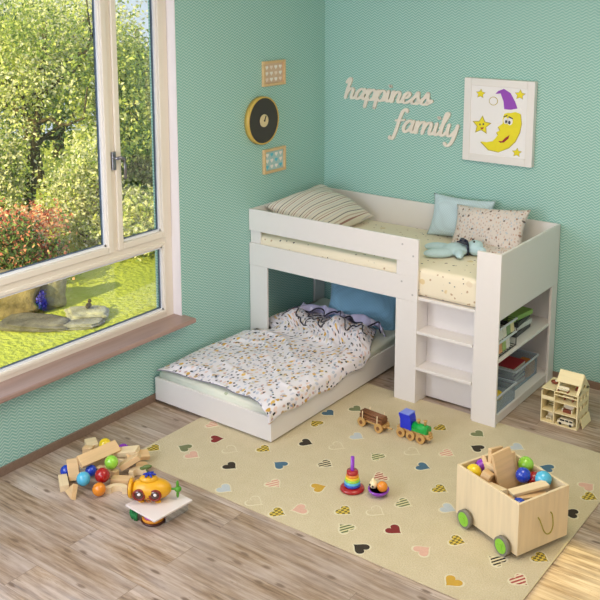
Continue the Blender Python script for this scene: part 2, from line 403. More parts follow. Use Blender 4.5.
# ================================================================ RUG
HEARTS = [(1.01,-2.38,'k','r'),(1.04,-2.1,'yc','r'),(1.2,-1.88,'k','r'),(1.24,-2.19,'b','l'),(1.45,-2.02,'ks','r'),(1.15,-2.59,'g','r'),(1.34,-2.38,'ps','r'),(1.57,-2.26,'m','u'),(1.37,-2.59,'w','r'),(1.54,-2.60,'yc','r'),(1.62,-2.5,'p','d'),(1.82,-2.37,'yc','r'),(1.92,-2.5,'gs','l'),(0.88,-2.23,'w','r'),(1.38,-1.8,'w','r'),(0.72,-2.18,'r','u'),(0.57,-2.05,'ps','r'),(0.64,-2.38,'o','l'),(0.74,-2.42,'p','r'),(0.49,-2.5,'yc','r'),(1.08,-1.46,'b','r'),(1.1,-1.63,'yc','l'),(1.41,-1.62,'g','r'),(1.65,-1.76,'gs','l'),(1.19,-1.3,'o','r'),(1.78,-1.2,'yc','r'),(2.01,-1.13,'o','r'),(2.09,-1.3,'k','l'),(1.97,-1.47,'ps','r'),(1.93,-1.7,'b','r'),(1.79,-1.58,'w','r'),(1.79,-1.95,'rs','d'),(2.13,-1.86,'yc','r'),(2.04,-2.11,'gs','r'),(1.96,-2.27,'w','r'),(2.13,-2.36,'r','r'),(2.34,-2.43,'p','u'),(2.58,-2.56,'m','d'),(2.44,-2.25,'yc','r'),(2.26,-2.01,'g','r'),(2.08,-2.60,'k','l'),(2.68,-2.28,'ks','l'),(2.84,-2.13,'yc','r'),(2.83,-2.36,'rs','r'),(2.79,-1.33,'p','u'),(2.28,-1.14,'g','r'),(2.53,-1.27,'b','l'),(2.84,-1.43,'yc','r'),(2.82,-1.65,'k','l')]
def heart(n=28, s=1.0):
    P_ = []
    for i in range(n):
        t = 2 * PI * i / n
        P_.append((16 * math.sin(t) ** 3 / 32 * s, (13 * math.cos(t) - 5 * math.cos(2 * t) - 2 * math.cos(3 * t) - math.cos(4 * t)) / 32 * s))
    return P_
keys = list(HM); m = MB(); m.bb(.437, 2.905, -2.66, -.905, .0005, .008, .003)
ang = {'r': PI / 2, 'l': -PI / 2, 'u': PI - .6, 'd': -.5}
for (x, y, k, o) in HEARTS:
    rot = Matrix.Translation((x, y, 0)) @ Matrix.Rotation(ang[o] + random.uniform(-.25, .25), 4, 'Z')
    m.mi = 1 + keys.index('w'); m.prism(heart(s=.112), .0075, .0086, rot)
    m.mi = 1 + keys.index(k); m.prism(heart(s=.092 if k != 'w' else .08), .008, .0096, rot) if k != 'w' else None
    if k == 'w': m.mi = 0; m.prism(heart(s=.095), .008, .0092, rot)
rug = m.build('rug', [M['rug']] + [HM[k] for k in keys])
tag(rug, 'cream rectangular rug scattered with small coloured hearts on the plank floor', 'rug')

# ================================================================ LOFT BED
L, D, H = 2.06, .988, 1.162
bed = thing('loft_bed', 'white low loft bed with step shelves and end shelving along the back wall', 'bed')
W_ = M['white']; bv = .002
YF, YI = -D, -.970
def P(name, *a, bev=bv, mat=None, par=bed): return MB().bb(*a, bev=bev).build(name, mat or W_, par)
up = P('guard_rail', .004, 1.467, YF, YI, .998, 1.164)
lo = P('side_rail', .004, 1.467, YF, YI, .730, .900)
P('front_post', .006, .175, YF + .002, YI + .002, .0, .729)
mp_ = P('front_post', 1.302, 1.467, YF, YI, 0, .729)
P('rail_bracket', 1.302, 1.467, YF + .001, YI, .900, .998)
P('rail_bracket', .02, .10, YI, YI + .016, .90, .998)
P('front_post', 1.893, 2.06, YF, YI, 0, 1.164)
for nm, par, pts in (('screw_cap', up, [(1.345, 1.115), (1.43, 1.045)]), ('screw_cap', lo, [(1.345, .855), (1.43, .775)])):
    for x, z in pts: MB().cyl((x, YF + .001, z), (x, YF - .0015, z), .007).build(nm, M['cap'], par)
P('end_panel', 2.042, 2.06, YI, -.012, .728, H)
P('head_panel', .004, .022, YI, -.012, .728, H)
P('back_panel', .022, 2.042, -.030, -.012, .728, H)
P('rear_post', .004, .022, -.155, -.016, 0, .728)
P('rear_post', 2.042, 2.06, -.115, -.016, 0, .728)
P('bed_base', .022, 2.042, YI, -.030, .742, .762)
P('divider_panel', 1.449, 1.467, YI, -.030, 0, .742)
P('shelf_back', 1.467, 2.042, -.034, -.018, .0, .728)
P('side_cheek', 1.877, 1.893, YI, -.84, 0, .742)
P('step_back', 1.467, 1.877, -.84, -.824, .012, .742)
for z in (.527, .268): P('step', 1.467, 1.877, YF + .004, -.84, z - .02, z)
m = MB(); m.bb(1.893, 2.052, -.968, -.036, .434, .455, bv); m.bb(1.468, 1.893, -.822, -.036, .434, .455, bv); m.build('shelf', W_, bed)
m = MB(); m.bb(1.893, 2.052, -.968, -.036, .052, .072, bv); m.bb(1.468, 1.893, -.822, -.036, .052, .072, bv); m.build('shelf', W_, bed)
P('plinth', 2.030, 2.048, -.968, -.116, .006, .052)

def softbox(x0, x1, y0, y1, z0, z1, name, mat, r=.03, notch=False, parent=None):
    if notch: poly = [(x0, y0), (x1, y0), (x1, y1), (x0, y1), (x0, -.955), (x0 + .16, -.955), (x0 + .16, -1.0), (x0, -1.0)]
    else: poly = [(x0, y0), (x1, y0), (x1, y1), (x0, y1)]
    m = MB(); m.prism(poly, z0, z1)
    es = [e for e in m.bm.edges if abs(e.verts[0].co.z - e.verts[1].co.z) < 1e-6 or not notch]
    bmesh.ops.bevel(m.bm, geom=es, offset=r, segments=4, affect='EDGES', profile=.5)
    for f in m.bm.faces: f.smooth = True
    o = m.build(name, mat, parent)
    return o
mt = softbox(.03, 2.035, -.962, -.036, .765, .962, 'mattress', M['sheet'], .035)
tag(mt, 'cream mattress with small dark print lying in the white loft bed', 'mattress')

def pillow(name, label, w_, h_, t_, loc, rot, mat, pinch=.10, cat='pillow', seed=0):
    n = 30; bm = bmesh.new(); r_ = np.random.default_rng(seed); ph = r_.uniform(0, 6, 6)
    def side(sg):
        rows = []
        for i in range(n + 1):
            row = []
            for j in range(n + 1):
                u, v = i / n * 2 - 1, j / n * 2 - 1
                cu, cv = abs(u), abs(v)
                x = u * w_ / 2 * (1 - pinch * (1 - cv ** 2) * cu ** 3); y = v * h_ / 2 * (1 - pinch * (1 - cu ** 2) * cv ** 3)
                th = (max(0, 1 - cu ** 2.6) ** .55) * (max(0, 1 - cv ** 2.6) ** .55)
                z = sg * t_ / 2 * th
                edge = (1 - cu ** 6) * (1 - cv ** 6)
                z += edge * t_ * .05 * (math.sin(5 * u + ph[0]) * math.cos(4 * v + ph[1]) + .6 * math.sin(9 * u * v + ph[2]))
                row.append((x, y, z))
            rows.append(row)
        return rows
    top, bot = side(1), side(-1); V = {}
    def vert(s_, i, j):
        k = (0 if (i in (0, n) or j in (0, n)) else s_, i, j)
        if k not in V: V[k] = bm.verts.new((top if s_ == 1 else bot)[i][j])
        return V[k]
    for s_ in (1, -1):
        for i in range(n):
            for j in range(n):
                q = [vert(s_, i, j), vert(s_, i + 1, j), vert(s_, i + 1, j + 1), vert(s_, i, j + 1)]
                bm.faces.new(q if s_ == 1 else q[::-1]).smooth = True
    m = MB(); m.bm.free(); m.bm = bm; o = m.build(name, mat); o.location = loc; o.rotation_euler = rot
    return tag(o, label, cat)
pillow('pillow', 'beige pillow with thin brown stripes at the wall end of the upper mattress', .56, .72, .22, (.300, -.475, 1.085), (R(4), R(20), 0), M['stripes'], seed=1)
pillow('pillow', 'pale blue knitted cushion leaning on the bed back panel behind the beige printed cushion', .50, .32, .12, (1.34, -.135, 1.120), (R(70), 0, R(2)), M['blue_knit'], seed=2)
pillow('pillow', 'beige printed cushion leaning in front of the pale blue cushion on the upper bed', .56, .36, .13, (1.63, -.27, 1.10), (R(58), R(-3), R(4)), M['speckle'], seed=3)
pillow('pillow', 'grey printed pillow lying flat beneath the beige cushion on the upper bed', .50, .34, .07, (1.74, -.30, .992), (0, R(-2), R(8)), M['speckle'], seed=4)

# plush toy
pl = thing('plush_toy', 'pale blue plush animal with navy ribbon lying on the upper mattress', 'plush toy', (1.49, -.56, .962), (0, 0, R(34)))
pl.scale = (1.1, 1.45, 1.25)
m = MB(); m.sph((.03, 0, .035), (.085, .060, .034)); m.sph((-.07, .055, .028), (.095, .032, .026), (0, 0, R(-8))); m.sph((-.08, -.045, .028), (.105, .034, .026), (0, 0, R(7)))
m.sph((.04, .055, .03), (.03, .055, .022)); m.sph((.04, -.06, .03), (.03, .055, .022))
o = m.build('body', M['plush'], pl); md = o.modifiers.new('r', 'REMESH'); md.mode = 'VOXEL'; md.voxel_size = .006; md.use_smooth_shade = True
m = MB(); m.sph((.15, 0, .045), (.052, .050, .042)); m.sph((.18, .055, .045), (.03, .018, .022)); m.sph((.18, -.055, .045), (.03, .018, .022)); m.sph((.115, 0, .062), (.02, .022, .014))
m.build('head', M['plush'], pl)
for y in (-.020, .020): MB().sph((.138, y, .086), .006).build('eye', M['black'], pl)
m = MB(); m.torus((.098, 0, .044), .036, .007, (0, R(90), 0)); m.sph((.085, 0, .082), .012); m.box((.07, .03, .082), (.022, .045, .006), (0, 0, R(-25))); m.box((.07, -.03, .082), (.022, .045, .006), (0, 0, R(25)))
m.box((.06, .010, .076), (.05, .012, .005)); m.build('ribbon', M['navy'], pl)

# ================================================================ LOW BED
lb = thing('low_bed', 'white floor level pull-out bed standing along the left wall under the loft', 'bed', (.53, -1.0, .009))
def Q(name, *a, mat=None):
    o = MB().bb(*a, bev=bv).build(name, mat or W_, lb); o.location = (-.53, 1.0, -.009); return o
Q('foot_panel', .02, 1.036, -2.022, -2.004, .020, .180)
Q('side_panel', 1.018, 1.036, -2.004, -.06, .020, .180)
m = MB(); m.bb(.02, .038, -2.004, -1.0, .020, .180, bv); m.bb(.02, .038, -.955, -.158, .020, .180, bv); o = m.build('side_panel', W_, lb); o.location = (-.53, 1.0, -.009)
Q('head_panel', .038, 1.018, -.078, -.06, .020, .180)
Q('bed_base', .20, 1.018, -2.004, -.078, .040, .052, mat=M['pine'])
for x in (.25, .98):
    for y in (-1.95, -.16):
        o = MB().cyl((x - .012, y, .022 if y > -.9 else .026), (x + .012, y, .022 if y > -.9 else .026), .0215 if y > -.9 else .017).build('caster', M['black'], lb); o.location = (-.53, 1.0, -.009)
mt2 = softbox(.042, 1.014, -2.0, -.084, .055, .228, 'mattress', M['sheet2'], .025, notch=True)
tag(mt2, 'pale green mattress in the low white bed under the printed duvet', 'mattress')

# duvet
def duvet():
    NY, NX = 150, 90
    ys = np.linspace(-2.035, -.55, NY); P_ = np.zeros((NY, NX, 3))
    ph = rng.uniform(0, 6.28, (14, 3)); fr = rng.uniform(3, 13, (14, 2)) * np.sign(rng.uniform(-1, 1, (14, 2)))
    for i, y in enumerate(ys):
        t = i / (NY - 1)
        xl = .045 + .010 * math.sin(y * 9) + .155 * max(0, min(1, (y + 1.12) / .08)) * max(0, min(1, (-.86 - y) / .08)) + .02 * (y > -.9)
        over = .075 + .012 * math.sin(y * 8 + 1) + .010 * math.sin(y * 17)        # drop over the side
        if y > -1.0: over *= max(0, 1 - (y + 1.0) / .14)
        xe = 1.042 if y < -1.0 else 1.042 - max(0, (y + .86)) * .5 - (.02 if y > -.9 else 0)
        Ltop = xe - xl
        for j in range(NX):
            s_ = j / (NX - 1) * (Ltop + over)
            if s_ <= Ltop: x, zd = xl + s_, 0
            else: x, zd = xe + .012 * math.sin((s_ - Ltop) / max(over, .01) * 1.5) , s_ - Ltop
            e = min(1, s_ / .10); e2 = min(1, max(0, Ltop - s_) / .08)
            z = .2365 + .024 * (e ** .6) * (.35 + .65 * e2)
            l = 0
            for q in range(14): l += math.sin(fr[q, 0] * x * 1.4 + fr[q, 1] * y + ph[q, 0]) / 14
            amp = .020 + .045 * max(0, (t - .45)) 
            z += amp * l * e * (.3 + .7 * e2)
            z += .012 * (1 - abs(math.sin(7 * x + 11 * y + 2 * l * 2))) ** 3 * e * e2
            bunch = math.exp(-((y + .78) / .17) ** 2)
            z += bunch * e * (.3 + .7 * e2) * (.075 + .022 * math.sin(17 * x + 3) + .016 * math.sin(31 * x + 9 * y))
            if i < 10: z -= .016 * (1 - i / 10) * e
            yy = y + .02 * l + (1 - t) ** 2 * .060 * math.sin(PI * min(1, max(0, (x - .05) / .97))) * 1.0
            if t < .06 and x > .9: yy -= .03 * (1 - t / .06) * (x - .9) / .15
            if yy > -.945 and yy < -1.03: pass
            P_[i, j] = (x, yy, max(z, .2335) - zd)
    bm = bmesh.new(); V = [[bm.verts.new(P_[i, j]) for j in range(NX)] for i in range(NY)]
    for i in range(NY - 1):
        for j in range(NX - 1): bm.faces.new((V[i][j], V[i][j + 1], V[i + 1][j + 1], V[i + 1][j])).smooth = True
    uv = bm.loops.layers.uv.new('UVMap'); ix = {}
    for i in range(NY):
        for j in range(NX): ix[V[i][j]] = (j / (NX - 1) * 1.08, ys[i])
    for f in bm.faces:
        for lp in f.loops: lp[uv].uv = ix[lp.vert]
    m = MB(); m.bm.free(); m.bm = bm
    return m, P_
m, DP = duvet()
dv = m.build('duvet', M['duvet'], norm=False)
md = dv.modifiers.new('t', 'SOLIDIFY'); md.thickness = .008; md.offset = 1
tag(dv, 'white duvet printed with small ducks and dark animals, rumpled over the low bed', 'duvet')
# turned-back flap with lilac underside
def flap():
    NX, NY = 80, 26; bm = bmesh.new(); rows = []
    edge = []
    for i in range(NY):
        t = i / (NY - 1); row = []
        for j in range(NX):
            s_ = j / (NX - 1); x = .26 + s_ * .70
            y = -.545 - (.095 + .045 * math.sin(s_ * 11 + 1) + .03 * math.sin(s_ * 25) + .02 * math.sin(s_ * 47)) * t
            z = .285 + .040 * math.sin(PI * t) ** .7 + .016 * math.sin(16 * x + 4 * t) + .012 * math.sin(37 * x + 6 * t) + .012 * math.sin(61 * x + 9 * t) * t + .055 * t - .05 * max(0, s_ - .85) / .15
            row.append(bm.verts.new((x, y, z)))
        rows.append(row)
        if i == NY - 1: edge = [v.co.copy() for v in row]
    for i in range(NY - 1):
        for j in range(NX - 1): bm.faces.new((rows[i][j], rows[i + 1][j], rows[i + 1][j + 1], rows[i][j + 1])).smooth = True
    m = MB(); m.bm.free(); m.bm = bm; return m, edge, [r.co.copy() for r in rows[0]]
m, edge, _ = flap()
fl = m.build('turned_back_hem', M['duvet_back'], dv, norm=False); md = fl.modifiers.new('t', 'SOLIDIFY'); md.thickness = .010; md.offset = -1
MB().tube([e + Vector((0, -.002, .002)) for e in edge], .006, 6).build('piping', M['piping'], dv)
for i0, j0, j1 in ((122, 14, 52), (129, 40, 86), (136, 8, 40)):
    MB().tube([Vector(DP[int(i0 + 5 * math.sin(j * .35) + 3 * math.sin(j * .9)), j]) + Vector((0, 0, .010)) for j in range(j0, j1)], .0055, 6).build('piping', M['piping'], dv)
side = [Vector(DP[i, -1]) for i in range(70, 150)]
MB().tube(side[::2], .005, 6).build('piping', M['piping'], dv)
MB().tube([Vector(DP[0, j]) + Vector((0, 0, .004)) for j in range(0, 78, 2)], .004, 6).build('piping', plain('grey_piping', (140, 138, 150), .8), dv)
pillow('pillow', 'denim blue knitted pillow leaning at the head of the low bed', .60, .40, .17, (.64, -.37, .335), (R(42), R(3), R(22)), M['blue_knit2'], seed=6)

# ================================================================ WALL DECOR
def small_frame(zc, label, c2):
    f = thing('wall_picture', label, 'picture', (0, -.683, zc), group='small square wooden frames on the left wall')
    w2, h2, b = .135, .095, .020
    m = MB(); m.bb(.0, .022, -w2, -w2 + b, -h2, h2, .002); m.bb(0, .022, w2 - b, w2, -h2, h2, .002); m.bb(0, .022, -w2 + b, w2 - b, -h2, -h2 + b, .002); m.bb(0, .022, -w2 + b, w2 - b, h2 - b, h2, .002)
    m.build('frame', M['beech'], f)
    m = MB(); m.bb(.001, .006, -w2 + b, w2 - b, -h2 + b, h2 - b); m.mi = 1
    for i in range(4):
        for j in range(3):
            c = Vector((0.0, -.082 + i * .055, -.046 + j * .046)); 
            m.mi = 1 if (i + j) % 3 else 2
            m.prism([(p[0] * .036, p[1] * .036) for p in heart(14, 1)], .006, .008, Matrix.Translation(c) @ Matrix(((0, 0, 1, 0), (1, 0, 0, 0), (0, 1, 0, 0), (0, 0, 0, 1))))
    m.build('artwork', [plain('art_ground', (214, 186, 160) if c2 else (176, 206, 206), .7), plain('art_print_pale', (244, 238, 232), .7), plain('art_print_accent', (240, 222, 210) if c2 else (96, 190, 210), .7)], f)
small_frame(2.165, 'small wooden frame with pale beige pattern hanging above the round clock', True)
small_frame(1.492, 'small wooden frame with light blue pattern hanging below the round clock', False)
ck = thing('wall_clock', 'round dark wall clock with a wooden rim and cream centre on the left wall', 'clock', (0, -.845, 1.82))
m = MB(); m.lathe((0, 0, 0), [(.17, 0), (.182, .002), (.182, .042), (.172, .045), (.170, .038)], 48, (0, R(90), 0)); m.build('rim', plain('brass_wood_rim', (206, 172, 84), .4), ck)
m = MB(); m.lathe((.034, 0, 0), [(.171, 0), (.171, .006)], 48, (0, R(90), 0)); m.build('dial', plain('charcoal_dial', (62, 60, 56), .7), ck)
m = MB(); m.lathe((.040, 0, 0), [(.048, 0), (.048, .006)], 32, (0, R(90), 0)); m.build('dial_centre', plain('cream_centre', (226, 206, 160), .6), ck)
m = MB(); m.box((.048, .008, .016), (.003, .008, .045), (R(-25), 0, 0)); m.cyl((.046, 0, 0), (.051, 0, 0), .007); m.build('hand', M['black'], ck)

# lettering
LET = {
 'h': (.86, [[(-.22, 1.55), (-.02, 1.95), (.08, 1.75), (.0, .9), (0, 0)], [(0, .3), (.15, .85), (.38, 1.0), (.5, .75), (.48, .3), (.56, .02), (.74, .1), (.88, .4)]]),
 'a': (.92, [[(.55, .85), (.3, 1.02), (.06, .7), (.0, .3), (.16, 0), (.4, .2), (.58, .7)], [(.6, 1.0), (.56, .3), (.68, .02), (.84, .12), (.96, .4)]]),
 'p': (.80, [[(-.16, .65), (.0, 1.0), (.0, .3), (0, -.75)], [(0, .4), (.15, .9), (.38, 1.0), (.54, .7), (.5, .2), (.3, 0), (.1, .12)], [(.35, .02), (.6, .1), (.84, .5)]]),
 'i': (.42, [[(0, 1.0), (0, .3), (.1, .02), (.26, .1), (.42, .4)], [(.02, 1.45), (.03, 1.52)]]),
 'n': (.86, [[(0, 1.0), (0, 0)], [(0, .3), (.15, .85), (.38, 1.0), (.5, .75), (.48, .3), (.56, .02), (.74, .1), (.88, .4)]]),
 'm': (1.36, [[(0, 1.0), (0, 0)], [(0, .3), (.15, .85), (.38, 1.0), (.5, .75), (.5, 0)], [(.5, .3), (.65, .85), (.88, 1.0), (1.0, .75), (.98, .3), (1.06, .02), (1.24, .1), (1.38, .4)]]),
 'e': (.72, [[(.02, .45), (.3, .55), (.42, .85), (.25, 1.02), (.05, .75), (.0, .3), (.16, .02), (.4, .08), (.74, .45)]]),
 's': (.74, [[(-.02, .35), (.15, .7), (.28, 1.1), (.36, .75), (.46, .35), (.34, .05), (.1, .02), (.0, .18)], [(.36, .05), (.76, .4)]]),
 'f': (.56, [[(.48, 1.75), (.36, 1.98), (.16, 1.75), (.08, 1.1), (.04, .0), (-.04, -.65), (-.22, -.75), (-.3, -.55)], [(-.16, .92), (.1, .95), (.44, 1.02)]]),
 'l': (.44, [[(-.1, .6), (.12, 1.4), (.2, 1.85), (.06, 1.9), (.0, 1.2), (0, .3), (.1, .02), (.26, .1), (.44, .4)]]),
 'y': (.80, [[(0, 1.0), (.0, .4), (.14, .04), (.36, .15), (.56, .6)], [(.6, 1.0), (.58, .2), (.5, -.5), (.28, -.82), (.02, -.6)]])}
def catmull(p, n=7):
    if len(p) < 3: return [Vector((*q, 0)) for q in p]
    q = [Vector((*p[0], 0))] + [Vector((*a, 0)) for a in p] + [Vector((*p[-1], 0))]; out = []
    for i in range(1, len(q) - 2):
        for k in range(n):
            t = k / n; a, b, c, d = q[i - 1:i + 3]
            out.append(.5 * ((2 * b) + (c - a) * t + (2 * a - 5 * b + 4 * c - d) * t * t + (3 * b - a - 3 * c + d) * t ** 3))
    out.append(q[-2]); return out
def word(text, label, x0, z0, sx, sz, drop=0.0):
    m = MB(); x = 0; k = 0
    for ch in text:
        adv, strokes = LET[ch]
        for st in strokes:
            pts = [Vector(((x + p.x + p.y * .22) * sx, p.y * sz + (x + p.x) * drop)) for p in catmull(st)]
            k += 1; L_, R_ = [], []
            for i, p in enumerate(pts):
                d = (pts[min(i + 1, len(pts) - 1)] - pts[max(i - 1, 0)]); d = d.normalized() if d.length else Vector((0, 1))
                wd = .0070 + .0072 * abs(d.y); nrm = Vector((-d.y, d.x)) * wd
                if len(pts) < 3: nrm = nrm * 1.4
                L_.append(p + nrm); R_.append(p - nrm)
            z_a, z_b = .001 + k * 2e-4, .016 + k * .0009 % .004
            for i in range(len(pts) - 1):
                m.prism([tuple(R_[i]), tuple(R_[i + 1]), tuple(L_[i + 1]), tuple(L_[i])], z_a + i * 1e-5, z_b + i * 3e-5, FX)
            for e in (pts[0], pts[-1]):
                m.cyl((e.x, -z_a, e.y), (e.x, -z_b - .0006, e.y), .0100, n=10)
        x += adv
    o = m.build('wall_word', plain('painted_wood_letters', (238, 228, 216), .5, vary=.02)); o.location = (x0, 0, z0)
    tag(o, label, 'wall lettering'); return o
word('happiness', 'cream wooden cut-out word reading happiness on the teal back wall', .215, 1.925, .114, .082)
word('family', 'cream wooden cut-out word reading family on the teal back wall', .690, 1.70, .120, .090)

# moon picture
pic = thing('moon_picture', 'square white framed picture of a yellow crescent moon in a purple nightcap', 'picture', (1.292, 0, 1.545))
PW, PH = .545, .612
m = MB(); fb = .055
m.bb(0, fb, -.048, -.001, 0, PH, .003); m.bb(PW - fb, PW, -.048, -.001, 0, PH, .003); m.bb(fb, PW - fb, -.048, -.001, 0, fb, .003); m.bb(fb, PW - fb, -.048, -.001, PH - fb, PH, .003)
m.build('frame', M['white'], pic)
def A(px, py):
    t = (py - 90) / 425.; x_ = px - (72 - 14 * t); u = x_ / (348 - 3 * t); v = (py - 82 - 18 * u) / (415 + 20 * u)
    return (u * PW, (1 - v) * PH)
m = MB(); m.bb(fb, PW - fb, -.040, -.004, fb, PH - fb)
def flat(pts, lv, mi, raw=False):
    m.mi = mi; q = pts if raw else [A(*p) for p in pts]
    m.prism(q, .040, .0405 + lv * .0005, FX)
def sm(pts): 
    pts = list(pts) + [pts[0]]; return [(v.x, v.y) for v in catmull(pts, 4)][:-1]
def ell(cx, cy, rx, ry, n=18): return [(cx + rx * math.cos(2 * PI * i / n), cy + ry * math.sin(2 * PI * i / n)) for i in range(n)]
def star(cx, cy, r, rot=0): return [(cx + (r if i % 2 == 0 else r * .5) * math.sin(rot + i * PI / 5), cy - (r if i % 2 == 0 else r * .5) * math.cos(rot + i * PI / 5)) for i in range(10)]
moon = [(270, 262), (318, 250), (348, 262), (352, 310), (344, 355), (322, 402), (290, 435), (243, 457), (192, 446), (152, 404), (180, 408), (212, 402), (228, 385), (240, 368), (232, 356), (250, 346), (240, 328), (262, 312), (262, 290)]
flat([(x - 3 + (x > 250) * 6, y + 3) for x, y in moon], 1, 3); flat(moon, 2, 1)
for cx, cy, r in ((152, 163, 23), (346, 166, 25), (157, 322, 46), (331, 459, 23)):
    flat(star(cx, cy, r * 1.1, .1), 1, 3); flat(star(cx, cy, r * .92, .1), 2, 1)
flat([(268, 137), (300, 158), (322, 200), (334, 236), (300, 246), (270, 246), (266, 200), (252, 160), (226, 163), (240, 148)], 3, 2)
flat([(260, 238), (300, 242), (348, 232), (352, 246), (300, 258), (260, 254)], 4, 0)
flat(ell(216, 199, 22, 22), 3, 3); flat(ell(216, 199, 19, 19), 4, 0)
flat(ell(277, 297, 11, 17), 3, 0); flat(ell(297, 300, 14, 20), 3, 0); flat(ell(279, 302, 5, 8), 4, 4); flat(ell(295, 306, 6, 9), 4, 4)
flat([(266, 276), (284, 268), (286, 273), (268, 281)], 4, 4); flat([(292, 274), (312, 284), (310, 289), (290, 280)], 4, 4)
flat([(240, 400), (258, 402), (278, 382), (296, 370), (290, 388), (268, 408), (250, 410)], 4, 5)
flat(ell(149, 318, 4, 5), 4, 4); flat(ell(166, 316, 4, 5), 4, 4); flat([(148, 334), (170, 332), (160, 344)], 4, 5)
m.build('artwork', [plain('art_paper', (240, 238, 240), .6, vary=.01), plain('art_yellow', (236, 222, 30), .6), plain('art_purple', (150, 70, 190), .6), plain('art_outline', (178, 160, 60), .6), plain('art_ink', (30, 40, 70), .6), plain('art_red', (150, 20, 40), .6)], pic)

# ================================================================ SHELF CONTENTS
def tray(name, label, loc, w_, d_, h_, mat, group=None, rim=True, t=.003):
    o = thing(name, label, 'box', loc, group=group)
    m = MB(); m.bb(-w_ / 2, w_ / 2, -d_ / 2, d_ / 2, 0, t); m.bb(-w_ / 2, -w_ / 2 + t, -d_ / 2, d_ / 2, t, h_); m.bb(w_ / 2 - t, w_ / 2, -d_ / 2, d_ / 2, t, h_)
    m.bb(-w_ / 2 + t, w_ / 2 - t, -d_ / 2, -d_ / 2 + t, t, h_); m.bb(-w_ / 2 + t, w_ / 2 - t, d_ / 2 - t, d_ / 2, t, h_); m.build('body', mat, o)
    if rim:
        e = .008; m = MB(); m.bb(-w_ / 2 - e, w_ / 2 + e, -d_ / 2 - e, -d_ / 2, h_ - .012, h_); m.bb(-w_ / 2 - e, w_ / 2 + e, d_ / 2, d_ / 2 + e, h_ - .012, h_)
        m.bb(-w_ / 2 - e, -w_ / 2, -d_ / 2, d_ / 2, h_ - .012, h_); m.bb(w_ / 2, w_ / 2 + e, -d_ / 2, d_ / 2, h_ - .012, h_); m.build('rim', M['rimp'], o)
    return o
M['rimp'] = plain('pale_plastic_rim', (206, 216, 224), .3)
def book(name, label, loc, d, rot, rgb, cat='book', group=None, page=True):
    o = thing(name, label, cat, loc, rot, group)
    x, y, z = d
    m = MB(); m.bb(-x / 2, x / 2, -y / 2, y / 2, 0, .002); m.bb(-x / 2, x / 2, -y / 2, y / 2, z - .002, z); m.bb(-x / 2, x / 2, y / 2 - .002, y / 2, .002, z - .002)
    m.build('cover', plain('cover_' + '%d_%d_%d' % rgb, rgb, .45, vary=.12, scale=25), o)
    MB().bb(-x / 2 + .003, x / 2 - .003, -y / 2 + .003, y / 2 - .003, .002, z - .002).build('pages', plain('book_pages', (236, 230, 214), .8), o)
    return o
b1 = tray('storage_bin', 'clear plastic bin with pale rim deeper on the bottom shelf, filled with books', (1.86, -.34, .0725), .26, .38, .145, M['bin'])
b2 = tray('storage_bin', 'clear plastic bin at the front corner of the bottom shelf', (1.965, -.79, .0725), .15, .30, .12, M['bin'])
for k, (c, dz) in enumerate([((214, 70, 60), .0), ((40, 60, 150), .028), ((120, 60, 120), .056), ((210, 200, 200), .084), ((180, 40, 50), .112)]):
    book('book', ['orange book lowest in the clear bin on the bottom shelf', 'blue book second from the bottom in the clear bin', 'purple book midway up the stack in the clear bin', 'grey covered book second from the top in the clear bin', 'red book topmost in the clear bin on the bottom shelf'][k],
         (1.87, -.40, .0765 + dz), (.19, .20, .027), (0, 0, R(4 * (k % 3) - 4)), c, group='books in the clear bin')
o = MB().bb(-.05, .05, -.06, .06, 0, .10, .008).build('carton', plain('orange_carton', (222, 140, 50), .5, vary=.2)); o.location = (1.93, -.22, .0765); tag(o, 'small orange carton in the clear bin beside the book stack', 'carton')
for k, (x, y, c) in enumerate([(1.95, -.85, 'green'), (1.96, -.74, 'yellow')]):
    o = MB().sph((0, 0, 0), .036).build('toy_ball', BALL[c]); o.location = (x, y, .0765 + .0365); tag(o, c + ' toy ball in the clear bin at the shelf corner', 'ball')
# wire card rack
rk = thing('card_rack', 'black wire rack holding picture cards at the front of the end shelf', 'rack', (2.0, -.80, .456))
m = MB()
for y in (-.15, .15):
    for x in (-.035, .035): m.cyl((x, y, 0), (x, y, .20), .003, n=8)
for z in (.006, .10, .19):
    for x in (-.035, .035): m.cyl((x, -.15, z), (x, .15, z), .003, n=8)
    for y in np.linspace(-.15, .15, 9): m.cyl((-.035, y, z), (.035, y, z), .0022, n=6)
m.build('frame', M['black'], rk)
m = MB(); m.bb(.030, .040, -.15, .15, .094, .104); m.bb(.030, .040, -.15, .15, .186, .196); m.build('tray_edge', M['rimp'], rk)
cc = [(240, 222, 170), (226, 170, 120), (170, 196, 120), (236, 236, 220), (232, 226, 210), (130, 160, 110)]
for tier, z in ((0, .0105), (1, .1045)):
    for k in range(5 if tier else 4):
        c = cc[(k + tier * 2) % 6]; nm = ['cream', 'peach', 'light green', 'white', 'ivory', 'olive green'][(k + tier * 2) % 6]
        o = MB().bb(-.003, .003, -.025, .025, 0, .068, .001).build('picture_card', plain('card_%d' % (k + tier * 5), c, .5, vary=.3, scale=60))
        o.location = (2.021, -.80 - .12 + k * .059, .456 + z); o.rotation_euler = (0, R(-6), 0)
        tag(o, '%s picture card, %s tier of the black rack, %s from near end' % (nm, 'upper' if tier else 'lower', ['first', 'second', 'third', 'fourth', 'fifth'][k]), 'card', 'picture cards in the black rack')
